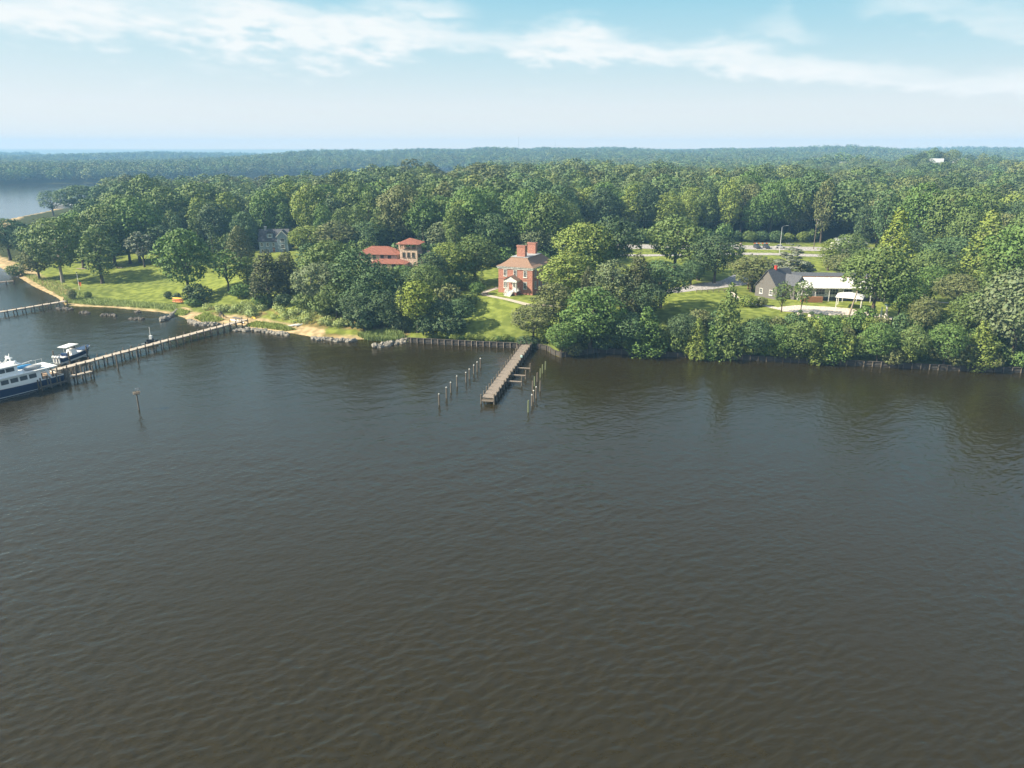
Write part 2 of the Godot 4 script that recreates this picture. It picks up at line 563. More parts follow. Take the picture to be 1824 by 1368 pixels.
var KIND := {}      # kind -> [[crown, trunk], ...]
func make_kinds():
	KIND = {"broad": [], "oval": [], "poplar": [], "cedar": [], "tiered": [], "sparse": [], "vine": [], "spruce": [], "small": [], "shrub": [], "hedge": [], "mid": [], "far": []}
	for k in 6:
		var l := lobes_broad(100 + k, [6.6, 7.4, 6.0, 7.0, 6.4, 7.8][k], [3.8, 4.4, 3.4, 5.0, 3.2, 4.0][k], [62, 74, 56, 66, 60, 78][k])
		KIND.broad.append([crown(200 + k, l, 7.6, 0.43), trunk(300 + k, l, 4.0, 0.42, 9)])
	for k in 4:
		var l := lobes_broad(120 + k, [4.6, 5.0, 4.2, 5.2][k], [2.6, 3.4, 2.2, 4.2][k], [54, 60, 50, 58][k], 18.0, 0.75)
		KIND.oval.append([crown(220 + k, l, 7.6, 0.42), trunk(320 + k, l, 3.6, 0.36, 8)])
	for k in 2:
		var l := lobes_spire(140 + k, 4.6, 1.6, 96, 0.78, 0.36)
		KIND.poplar.append([crown(240 + k, l, 9.0, 0.40, -0.8), trunk(340 + k, l, 2.0, 0.36, 8)])
	for k in 2:
		var l := lobes_spire(150 + k, 4.8, 2.6, 110, 0.5, 0.31)
		KIND.cedar.append([crown(250 + k, l, 10.0, 0.38, -0.9), trunk(350 + k, l, 3.0, 0.38, 6)])
	for k in 2:
		var l := lobes_spire(155 + k, 3.9, 1.2, 100, 0.95, 0.2)
		for q in l: q[2] = 0.5
		KIND.spruce.append([crown(255 + k, l, 7.6, 0.40, -0.9), trunk(355 + k, l, 2.0, 0.3, 4)])
	var lt := lobes_tiers(160, 8.2, 3.5, 9)
	KIND.tiered.append([crown(260, lt, 17.0, 0.42, -0.6), trunk(360, lt, 5.0, 0.4, 16, 0.5)])
	for k in 2:
		var l := lobes_broad(165 + k, 7.6, 4.0, 26)
		KIND.sparse.append([crown(265 + k, l.slice(0, 26), 5.6, 0.5), trunk(365 + k, l, 4.0, 0.42, 16, 0.35)])
	for k in 2:
		var l := lobes_spire(170 + k, 5.2, 0.6, 80, 0.62, 0.30)
		KIND.vine.append([crown(270 + k, l, 9.0, 0.46, -1.1, 0.35), trunk(370 + k, l, 3.0, 0.3, 4)])
	for k in 2:
		var l := lobes_broad(175 + k, 5.4, 5.6, 30)
		KIND.small.append([crown(275 + k, l.slice(0, 30), 6.4, 0.55), trunk(375 + k, l, 5.0, 0.3, 9, 0.4)])
	for k in 4:       # shrubs, built 5 m tall
		var l := lobes_broad(180 + k, [3.2, 3.6, 2.9, 3.4][k], 0.3, [34, 40, 30, 36][k], 5.0, 0.2)
		KIND.shrub.append([crown(280 + k, l, 8.0, 0.36, -0.9, 0.15), null])
	for k in 4:       # crowns of the woods farther off
		var l := lobes_broad(190 + k, [5.6, 6.4, 5.0, 6.0][k], [4.0, 4.6, 3.2, 5.0][k], 34)
		KIND.mid.append([crown(290 + k, l, 6.8, 0.5, -0.3), null])
	for k in 3:
		var l := lobes_broad(195 + k, [6.4, 7.0, 5.8][k], 4.0, 20)
		KIND.far.append([crown(295 + k, l, 5.6, 1.15, -0.1), null])
	var dome := [[Vector3(0, 0.75, 0), 0.95, 0.95], [Vector3(0.35, 0.6, 0.2), 0.75, 0.9], [Vector3(-0.3, 0.6, -0.25), 0.8, 0.9]]
	var gg := crown(77, dome, 6.0, 0.2, -0.9, 0.7)      # a clump of tall ornamental grass, 1.7 m
	KIND["grass_clump"] = [[gg, null]]

var protos := {}
func tree(x: float, z: float, height: float, radius: float, kind: String, leaf: String, called: String, label: String, category: String, group := "", bark := "bark", lift := 0.0) -> Node3D:
	var set_: Array = KIND[kind]
	var pick := absi(int(x * 7.3 + z * 3.1)) % set_.size()
	var key := "%s%d%s%s" % [kind, pick, leaf, bark]
	var o: Node3D
	var low := kind == "shrub" or kind == "hedge"
	if not protos.has(key):
		o = Node3D.new()
		if set_[pick][1]: part(o, "trunk", set_[pick][1], M[bark])
		part(o, "foliage" if low else "crown", set_[pick][0], M[leaf])
		protos[key] = o
	else:
		o = protos[key].duplicate()
	o.name = numbered(called)
	add_child(o)
	var full := 5.0 if low else 18.0
	var wide: float = {"broad": 5.7, "oval": 4.0, "poplar": 3.7, "cedar": 4.1, "tiered": 7.2, "sparse": 6.4, "vine": 4.5, "spruce": 3.5, "small": 4.6, "shrub": 3.1}[kind]
	o.position = on(x, z, lift - 0.15)
	o.rotation.y = fposmod(x * 1.7 + z * 2.9, TAU)
	o.scale = Vector3(radius / wide, height / full, radius / wide)
	tag(o, label, category, group)
	return o

# hand-placed trees: x, z, height, radius, kind, leaves, label
const TREES := [
	[-230.0, -339.4, 19.6, 9.4, "broad", "leaf_deep", "blue-green tree at the far left edge above the sandy beach"],
	[-218.0, -334.1, 15.9, 5.9, "oval", "leaf_deep", "narrow tree just right of the leftmost tree on the point"],
	[-186.0, -289.2, 13.3, 6.7, "broad", "leaf_olive", "low olive tree standing at the edge of the left beach"],
	[-171.7, -280.6, 25.0, 9.1, "broad", "leaf_mid", "pale-trunked tall tree on the left lawn near the beach"],
	[-179.2, -309.1, 24.3, 10.2, "broad", "leaf_green", "full green tree behind the pale-trunked tree on the left lawn"],
	[-152.7, -273.6, 21.2, 7.2, "oval", "leaf_mid", "slender tree with a bare trunk in the middle of the left lawn"],
	[-335.3, -551.1, 18.7, 9.7, "sparse", "leaf_deep", "thin open tree standing alone against the far inlet water"],
	[-295.8, -519.5, 22.4, 12.7, "broad", "leaf_deep", "round tree on the point, left of two against the inlet"],
	[-271.8, -501.9, 23.1, 9.2, "oval", "leaf_deep", "round tree on the point, right of two against the inlet"],
	[-166.3, -309.5, 26.1, 10.0, "broad", "leaf_mid", "broad tree at the back of the left lawn, third from the inlet"],
	[-156.6, -311.7, 26.7, 9.6, "broad", "leaf_green", "broad tree behind the grey-green tree on the left lawn"],
	[-148.7, -299.0, 14.3, 6.2, "small", "leaf_silver", "silvery grey-green drooping tree at the back of the left lawn"],
	[-143.4, -303.7, 15.8, 7.0, "oval", "leaf_dark", "dark tree right of the silvery tree on the left lawn"],
	[-198.2, -354.7, 24.5, 9.5, "broad", "leaf_deep", "deep green tree between the round inlet trees and the lawn"],
	[-182.1, -352.8, 25.8, 10.3, "broad", "leaf_mid", "tree right of the inlet water with its crown against the far shore"],
	[-193.3, -324.9, 16.9, 7.5, "oval", "leaf_green", "narrow tree behind the pale-trunked tree, nearer the inlet"],
	[-160.8, -311.5, 16.7, 7.2, "oval", "leaf_green", "narrow tree left of the silvery drooping tree"],
	[-206.1, -407.3, 29.5, 9.4, "broad", "leaf_deep", "dark round crown at the right end of the open inlet"],
	[-195.9, -406.5, 32.9, 10.9, "broad", "leaf_mid", "high crown right of the open inlet"],
	[-164.5, -356.5, 28.6, 12.3, "broad", "leaf_mid", "large round pale green crown left of the grey-blue house"],
	[-155.4, -377.6, 29.6, 13.9, "broad", "leaf_mid", "tallest pale green crown left of the grey-blue house"],
	[-108.2, -244.8, 23.7, 8.7, "broad", "leaf_green", "big dense tree at the right end of the left lawn above the kayaks"],
	[-94.4, -243.7, 14.5, 5.7, "small", "leaf_green", "forked tree just right of the big dense lawn tree"],
	[-114.7, -286.1, 17.5, 5.9, "spruce", "leaf_dark", "dark conifer behind the forked lawn tree"],
	[-105.4, -287.6, 15.9, 5.5, "cedar", "leaf_olive", "olive conifer left of the grey-blue house"],
	[-118.5, -332.1, 18.6, 5.9, "broad", "leaf_deep", "deep green crown just left of the grey-blue house roof"],
	[-88.9, -246.8, 10.7, 3.8, "oval", "leaf_mid", "small tree left of the two dark cedars"],
	[-76.1, -228.3, 16.4, 5.7, "cedar", "leaf_cedar", "dark cedar with thick bare trunk above the shrub slope"],
	[-71.3, -233.1, 13.5, 4.7, "cedar", "leaf_cedar", "dark cedar behind and right of the thick-trunked cedar"],
	[-85.5, -313.8, 12.8, 8.0, "broad", "leaf_bright", "light green tree just right of the grey-blue house"],
	[-56.1, -213.0, 15.1, 6.1, "broad", "leaf_grey", "pale grey-green domed tree above the ornamental grasses"],
	[-55.8, -226.9, 16.2, 8.1, "broad", "leaf_mid", "flat-topped green tree left of the red-roofed house"],
	[-45.2, -211.7, 18.2, 7.9, "broad", "leaf_deep", "wide tree in front of the red-roofed house's left end"],
	[-39.4, -208.2, 14.5, 6.2, "broad", "leaf_deep", "tree directly below the red-roofed house's lower roof"],
	[-42.7, -201.6, 10.0, 5.5, "broad", "leaf_dark", "dark tree at the shore behind the reeds, left"],
	[-34.7, -200.2, 10.1, 5.2, "broad", "leaf_dark", "dark tree at the shore behind the reeds, right"],
	[-30.1, -196.9, 12.4, 2.8, "vine", "leaf_grey", "narrow grey-green vine-hung tree beside the yellow-green tree"],
	[-25.6, -195.1, 14.7, 4.7, "oval", "leaf_yellow", "bright yellow-green tree at the left end of the bulkhead"],
	[-24.6, -225.8, 12.7, 4.7, "oval", "leaf_dark", "blue-dark tree just right of the red-roofed house"],
	[-29.3, -214.5, 10.3, 5.0, "broad", "leaf_deep", "deep green tree below the tower of the red-roofed house"],
	[-20.4, -237.7, 14.0, 6.6, "broad", "leaf_bright", "light green tree, left of two left of the brick house"],
	[-12.2, -241.9, 16.4, 7.8, "broad", "leaf_mid", "large light green tree hugging the brick house's left wall"],
	[-9.6, -231.6, 6.4, 2.0, "spruce", "leaf_mid", "small pointed conifer at the brick house's left corner"],
	[-19.8, -195.4, 9.0, 4.1, "broad", "leaf_dark", "dark rounded tree at the left side of the house lawn"],
	[-14.5, -197.2, 8.4, 3.9, "broad", "leaf_deep", "deep green tree casting shade across the house lawn"],
	[-1.5, -283.8, 17.9, 6.5, "oval", "leaf_mid", "green crown right behind the brick chimneys, left"],
	[9.3, -283.7, 14.8, 6.5, "broad", "leaf_grey", "grey-green crown right behind the brick chimneys, right"],
	[5.6, -187.3, 9.8, 4.9, "broad", "leaf_olive", "open olive tree at the head of the grey pier"],
	[11.0, -190.0, 12.5, 5.5, "broad", "leaf_olive", "olive tree in front of the brick house's right side"],
	[16.1, -208.4, 15.0, 8.1, "broad", "leaf_bright", "broad bright tree right of the brick house"],
	[24.1, -246.3, 19.6, 8.7, "broad", "leaf_bright", "tall bright tree behind the broad bright tree"],
	[34.5, -250.7, 21.0, 8.3, "broad", "leaf_dark", "dark blue-green round tree beside the pale road opening"],
	[20.4, -196.4, 13.4, 2.6, "cedar", "leaf_cedar", "narrow dark cedar between two bright trees"],
	[26.6, -194.9, 16.0, 6.1, "broad", "leaf_grey", "pale grey-green tree in the middle of the shore grove"],
	[33.4, -193.9, 17.1, 4.8, "cedar", "leaf_cedar", "brown-tinged dark cedar in the shore grove"],
	[41.2, -202.1, 13.4, 6.6, "broad", "leaf_deep", "deep green tree overhanging the small right lawn"],
	[19.8, -179.8, 17.5, 7.4, "broad", "leaf_green", "large vivid green tree leaning over the bulkhead right of the pier"],
	[12.3, -176.9, 8.0, 4.3, "broad", "leaf_green", "low green tree at the water just right of the pier"],
	[27.8, -180.1, 10.3, 5.7, "broad", "leaf_deep", "shaded tree on the bank below the pale grey-green tree"],
	[33.3, -177.3, 12.5, 5.0, "vine", "leaf_green", "vine-covered tree at the water's edge, left of the conical one"],
	[56.1, -255.3, 20.6, 9.4, "broad", "leaf_mid", "big tree right of the pale road opening"],
	[62.3, -246.2, 13.4, 6.3, "oval", "leaf_mid", "tree beside the small grey shed"],
	[66.6, -241.9, 16.1, 6.9, "broad", "leaf_dark", "very dark tree behind the driveway"],
	[52.4, -174.5, 18.6, 4.3, "vine", "leaf_mid", "tall conical vine-covered tree at the waterside"],
	[45.2, -174.5, 10.4, 2.9, "vine", "leaf_bright", "bright vine-draped mound left of the conical tree"],
	[73.9, -225.8, 11.7, 7.5, "broad", "leaf_olive", "round olive tree left of the grey gabled house"],
	[88.8, -235.6, 13.9, 6.9, "tiered", "leaf_silver", "silvery layered cedar behind the grey gabled house"],
	[72.8, -196.1, 8.5, 2.7, "small", "leaf_mid", "feathery young tree in front of the grey gable, left"],
	[77.0, -193.3, 9.6, 2.7, "small", "leaf_mid", "feathery young tree in front of the grey gable, right"],
	[114.3, -267.0, 11.6, 4.5, "oval", "leaf_bright", "rounded bright tree by the road's right end"],
	[122.7, -269.5, 13.3, 6.2, "broad", "leaf_mid", "green tree right of the rounded bright tree by the road"],
	[112.1, -246.1, 9.3, 6.6, "broad", "leaf_olive", "olive weeping tree behind the white building"],
	[121.3, -235.6, 24.0, 6.9, "poplar", "leaf_yellow", "tall pointed light green tree, the left of two spires"],
	[94.0, -189.2, 18.9, 7.7, "broad", "leaf_mid", "large tree hiding the white building's right end"],
	[99.7, -186.6, 12.2, 4.7, "broad", "leaf_green", "tree right of the large tree by the white building"],
	[128.4, -225.8, 13.1, 6.1, "broad", "leaf_mid", "round tree hiding the white house in the right woods"],
	[146.3, -246.0, 14.8, 7.6, "broad", "leaf_deep", "dark full tree between the two pointed spires"],
	[144.0, -225.8, 24.4, 7.7, "poplar", "leaf_bright", "tall pointed light green tree, the right of two spires"],
	[133.1, -193.3, 24.7, 8.3, "broad", "leaf_green", "large tree at the right edge behind the bank"],
	[128.3, -193.3, 17.8, 5.3, "oval", "leaf_mid", "oval tree below the right spire"],
	[101.2, -177.5, 10.4, 4.2, "broad", "leaf_olive", "low spreading olive tree right of the white column"],
	[116.1, -165.2, 22.5, 7.9, "broad", "leaf_grey", "large pale tree filling the right edge above the water"],
	[111.7, -177.1, 11.2, 4.9, "broad", "leaf_mid", "bushy tree left of the large pale right-edge tree"],
	[76.5, -170.5, 11.2, 4.0, "vine", "leaf_green", "leafy mound-like tree on the bank below the terrace"],
	[68.8, -171.2, 10.4, 4.5, "broad", "leaf_mid", "tree overhanging the water below the young feathery trees"],
	[86.4, -168.4, 10.4, 4.0, "broad", "leaf_green", "tree on the bank below the white column"],
	[93.6, -166.9, 9.6, 3.6, "broad", "leaf_mid", "tree on the bank right of the white column"],
	[58.6, -173.4, 10.3, 3.7, "broad", "leaf_deep", "tree on the bank right of the conical vine tree"],
	[42.4, -177.6, 9.8, 3.5, "broad", "leaf_dark", "dark tree on the bank left of the conical vine tree"],
	[27.9, -246.3, 14.9, 6.7, "oval", "leaf_green", "oval tree between the tall bright and dark blue-green trees"],
	[72.7, -171.0, 10.4, 3.7, "vine", "leaf_bright", "light green vine mound on the bank below the wooden counter"],
	[64.4, -172.3, 9.3, 4.0, "broad", "leaf_green", "green tree on the bank left of the tree below the feathery ones"],
	[48.6, -174.3, 8.5, 3.0, "vine", "leaf_green", "green vine mound between the conical tree and its left neighbour"],
	[100.8, -165.5, 10.9, 4.2, "broad", "leaf_green", "leafy tree on the bank below the right-hand garden lawn"],
	[108.1, -164.7, 11.4, 3.9, "vine", "leaf_bright", "light vine mound on the bank near the fallen branches"],
	[119.5, -208.4, 11.2, 4.9, "broad", "leaf_green", "green tree at the back of the right-hand garden"],
	[121.4, -199.1, 10.2, 5.0, "broad", "leaf_olive", "olive tree at the back of the right-hand garden"],
	[120.1, -179.3, 12.7, 5.6, "broad", "leaf_mid", "full tree left of the large pale right-edge tree"],
	[107.2, -225.8, 13.7, 5.2, "broad", "leaf_mid", "green tree directly behind the white building"],
	[145.2, -269.4, 15.3, 6.8, "broad", "leaf_dark", "dark tree right behind the left spire"],
	[160.5, -282.6, 14.7, 7.6, "broad", "leaf_bright", "light green tree between the spires, upper"],
	[168.3, -257.2, 21.8, 6.9, "broad", "leaf_olive", "olive tree right behind the right spire"],
	[169.8, -245.9, 23.8, 6.6, "broad", "leaf_mid", "tree at the right edge behind the oval tree"],
	[-32.6, -196.9, 8.1, 3.9, "broad", "leaf_dark", "dark low tree between the reeds and the yellow-green tree"],
	[-40.9, -204.8, 11.5, 5.6, "broad", "leaf_deep", "deep green tree between the two dark shore trees"],
	[-50.4, -208.1, 10.7, 4.5, "broad", "leaf_mid", "tree right of the pale grey-green domed tree"],
	[-24.9, -212.2, 12.3, 4.9, "broad", "leaf_mid", "green tree between the stucco tower and the yellow-green tree"],
	[-16.5, -239.8, 10.2, 5.2, "broad", "leaf_green", "green tree below the two light trees left of the brick house"],
	[-66.1, -242.0, 13.4, 5.0, "oval", "leaf_deep", "dark narrow tree between cedar and flat-topped tree"],
	[35.4, -191.1, 11.2, 4.5, "broad", "leaf_dark", "dark tree between the brown-tinged cedar and the right lawn"],
	[57.9, -237.7, 8.3, 4.6, "broad", "leaf_deep", "deep green tree in front of the small grey shed"],
	[-71.4, -302.0, 15.2, 8.1, "oval", "leaf_olive", "olive tree behind the flat-topped tree"],
	[-58.6, -307.2, 14.4, 7.5, "broad", "leaf_deep", "blue-green crown behind the red roof's left end"],
	[-50.0, -311.9, 14.8, 6.7, "oval", "leaf_mid", "green crown behind the red tower, left"],
	[-35.5, -298.8, 16.8, 5.3, "spruce", "leaf_dark", "dark pointed conifer behind the red tower"],
	[-27.3, -295.6, 15.4, 6.4, "oval", "leaf_grey", "grey-green crown right of the dark pointed conifer"],
]

func plant_trees():
	for t in TREES:
		var kind: String = t[4]
		var conifer := kind == "cedar" or kind == "spruce" or kind == "tiered"
		tree(t[0], t[1], t[2], t[3], kind, t[5], "conifer_tree" if conifer else "broadleaf_tree", t[6], "tree", "", "bark_pale" if t[6].begins_with("pale-trunked") else "bark")

# ---------------------------------------------------------------- woods
const EDGE := [[-480, -560], [-330, -430], [-300, -395], [-220, -350], [-150, -330], [-118, -348], [-100, -352], [-84, -322], [-66, -302], [-20, -274], [12, -282], [26, -300], [31, -350], [140, -350], [146, -300], [160, -262], [200, -245], [260, -235], [700, -200]]
const OPEN := [[-44, -288, 22, 16], [-107, -338, 14, 13], [165, -300, 13, 10]]   # houses: x, z, half width, half depth

func wooded(x: float, z: float) -> bool:
	if z > along(EDGE, x): return false
	if absf(z + 326.0) < 10.0 and x > 20.0: return false
	if x / -z < -0.535: return false      # the inlet lies open behind the point
	for o in OPEN:
		if absf(x - o[0]) < o[2] and absf(z - o[1]) < o[3]: return false
	return ground(x, z) > 0.5

func near_house(x: float, z: float) -> bool:
	for b in KNOLLS:
		if absf(x - b[0]) < 11.0 and z < b[1] + 42.0 and z > b[1] - 9.0: return true
	return false

func plant_woods():
	rng.seed = 4242
	var spots := []
	var z := -240.0
	while z > -660.0:
		var step := 9.4 if z > -430.0 else 10.5
		var half := -z * 0.78 + 10.0
		var x := -half
		while x < half:
			var px := x + rng.randf_range(-3.0, 3.0)
			var pz := z + rng.randf_range(-3.0, 3.0)
			if wooded(px, pz):
				spots.append([px, pz, along(EDGE, px) - pz])
			x += step
		z -= step * 0.92
	var singles := 0
	var rest := []
	# nearest rows first: these are told apart one by one
	spots.sort_custom(func(a, b): return a[2] + absf(a[1]) * 0.28 < b[2] + absf(b[1]) * 0.28)
	var leaves := ["leaf_mid", "leaf_green", "leaf_deep", "leaf_bright", "leaf_mid", "leaf_olive", "leaf_green", "leaf_dark"]
	var tone := {"leaf_mid": "mid green", "leaf_green": "fresh green", "leaf_deep": "deep green", "leaf_bright": "light green", "leaf_olive": "olive green", "leaf_dark": "dark green"}
	for s in spots:
		var f: float = n_land.get_noise_2d(s[0] * 0.7 + 90.0, s[1] * 0.7)
		var h := 19.0 + 10.0 * rng.randf() + 7.0 * f
		if s[0] < -120.0: h -= 4.0
		if s[0] > 150.0: h -= 3.0
		var leaf: String = leaves[rng.randi() % leaves.size()]
		var oval := rng.randf() < 0.4
		if singles < 215:
			singles += 1
			var where := "in the woods on the left point" if s[0] < -150.0 else "in the woods behind the grey-blue house" if s[0] < -75.0 else "in the woods behind the red-roofed house" if s[0] < -15.0 else "in the woods behind the brick house" if s[0] < 35.0 else "in the tall woods behind the road" if s[0] < 145.0 else "in the woods above the right bank"
			tree(s[0], s[1], h, h * (0.20 if oval else 0.29) * rng.randf_range(0.85, 1.15), "oval" if oval else "broad", leaf, "broadleaf_tree", "%s %s tree %s" % [tone[leaf], "narrow" if oval else "round", where], "tree", "trees " + where)
		else:
			rest.append([s[0], s[1], h * rng.randf_range(0.9, 1.08), 0])
	# everything beyond: one mass of woods
	z = -660.0
	while z > -3400.0:
		var step := 9.5 if z > -1300.0 else 12.0 if z > -2200.0 else 17.0
		var half := -z * 0.76 + 20.0
		var x := -half
		while x < half:
			var px := x + rng.randf_range(-0.4, 0.4) * step
			var pz := z + rng.randf_range(-0.4, 0.4) * step
			var thin := n_land.get_noise_2d(px * 0.35, pz * 0.35)
			if ground(px, pz) > 0.6 and not (pz > along(BACK, px) - 20.0 and px < -pz * -0.02) and not near_house(px, pz) and not (px > 250.0 and pz > -1250.0 and thin > 0.22):
				rest.append([px, pz, rng.randf_range(13.0, 23.0) * (1.0 if step < 16.0 else 1.15), 0 if pz > -1000.0 else 1])
			x += step * rng.randf_range(0.85, 1.15)
		z -= step * (1.0 if z > -1800.0 else 1.5)
	var woods := Node3D.new()
	woods.name = "woods"
	add_child(woods)
	tag(woods, "distant woods covering the land back to the hills", "woods", "", "stuff")
	for lod in 2:
		var set_: Array = KIND.mid if lod == 0 else KIND.far
		for vi in set_.size():
			var mine := []
			for k in rest.size():
				if rest[k][3] == lod and k % set_.size() == vi: mine.append(rest[k])
			var mm := MultiMesh.new()
			mm.transform_format = MultiMesh.TRANSFORM_3D
			mm.use_colors = true
			mm.mesh = set_[vi][0]
			mm.instance_count = mine.size()
			for k in mine.size():
				var e: Array = mine[k]
				var sc: float = e[2] / 18.0
				var wd := sc * rng.randf_range(0.95, 1.5)
				mm.set_instance_transform(k, Transform3D(Basis(Vector3.UP, rng.randf() * TAU).scaled(Vector3(wd, sc, wd)), on(e[0], e[1], -0.3)))
				var v := rng.randf_range(0.55, 1.35)
				mm.set_instance_color(k, Color(v * rng.randf_range(0.85, 1.25), v, v * rng.randf_range(0.8, 1.25)))
			var o := MultiMeshInstance3D.new()
			o.name = "tree_crowns"
			o.multimesh = mm
			o.material_override = M.forest
			o.set_meta("kind", "stuff")
			woods.add_child(o, true)
	print("woods: %d single, %d massed" % [singles, rest.size()])

# ---------------------------------------------------------------- shrubs and grasses
func plant_shrubs():
	rng.seed = 909
	var ux := -330.0
	while ux < 230.0:
		var uz := along(EDGE, ux) + 2.0 + rng.randf_range(-3.0, 3.5)
		var uh := rng.randf_range(4.0, 9.0)
		if ux / -uz > -0.55 and absf(ux) < -uz * 0.74 and absf(uz + 326.0) > 10.0 and ground(ux, uz) > 0.5:
			tree(ux, uz, uh, uh * rng.randf_range(0.5, 0.8), "shrub", ["leaf_mid", "leaf_green", "leaf_deep", "leaf_bright"][rng.randi() % 4], "bush", "leafy bush at the front edge of the woods, " + ("on the left point" if ux < -150.0 else "by the grey-blue house" if ux < -75.0 else "by the red-roofed house" if ux < -15.0 else "behind the brick house" if ux < 31.0 else "beyond the road" if ux < 143.0 else "above the right bank"), "bush", "bushes along the edge of the woods")
		ux += rng.randf_range(3.5, 7.0)
	var tones := ["leaf_mid", "leaf_green", "leaf_bright", "leaf_deep", "leaf_olive"]
	var words_ := {"leaf_mid": "mid green", "leaf_green": "fresh green", "leaf_bright": "light green", "leaf_deep": "deep green", "leaf_olive": "olive green"}
	for row in 3:
		var x := 9.0 + row * 1.5
		while x < 132.0:
			var d: float = [0.9, 5.5, 12.0][row] + rng.randf_range(-0.7, 1.8)
			var r: float = rng.randf_range(2.2, 4.0)
			var t: String = tones[rng.randi() % tones.size()]
			if not (row == 2 and x > 22.0 and x < 62.0 and rng.randf() < 0.5):
				tree(x, shore(x) - d, r * rng.randf_range(1.2, 1.9), r, "shrub", t, "shrub", "%s shrub %s" % [words_[t], ["overhanging the water on the right bulkhead", "halfway up the overgrown right bank", "at the top of the overgrown right bank"][row]], "shrub", "shrubs on the right bank")
			x += rng.randf_range(2.6, 4.4)
	# hedge along the bulkhead in front of the house lawn
	var hx := -22.0
	while hx < 1.5:
		var r := rng.randf_range(0.8, 1.5)
		tree(hx, shore(hx) - 1.6 - rng.randf() * 0.8, r * 1.25, r, "shrub", "leaf_bright" if rng.randf() < 0.7 else "leaf_green", "shrub", "low leafy shrub along the bulkhead below the house lawn", "shrub", "shrubs below the house lawn")
		hx += rng.randf_range(1.1, 2.0)
	# thickets at both sides of the house lawn and under the grove
	for b in THICKET:
		tree(b[0], b[1], b[2], b[3], "shrub", b[4], "shrub", b[5], "shrub", "thickets")
	# ornamental grasses on the slope left of the lawn
	var clump: Node3D = null
	for k in 74:
		var x := rng.randf_range(-96.0, -40.0)
		var d := rng.randf_range(7.5, 17.0) if x > -88.0 else rng.randf_range(9.0, 14.0)
		var o: Node3D
		if clump == null:
			o = Node3D.new()
			part(o, "blades", KIND.grass_clump[0][0], M.blade)
			clump = o
		else:
			o = clump.duplicate()
		o.name = numbered("ornamental_grass")
		add_child(o)
		var s := rng.randf_range(0.9, 1.45)
		o.position = on(x, shore(x) - d, -0.05)
		o.rotation.y = rng.randf() * TAU
		o.scale = Vector3(s * 1.15, s, s * 1.15)
		tag(o, "clump of tall ornamental grass on the slope above the sandy coves", "ornamental grass", "ornamental grasses", "thing")

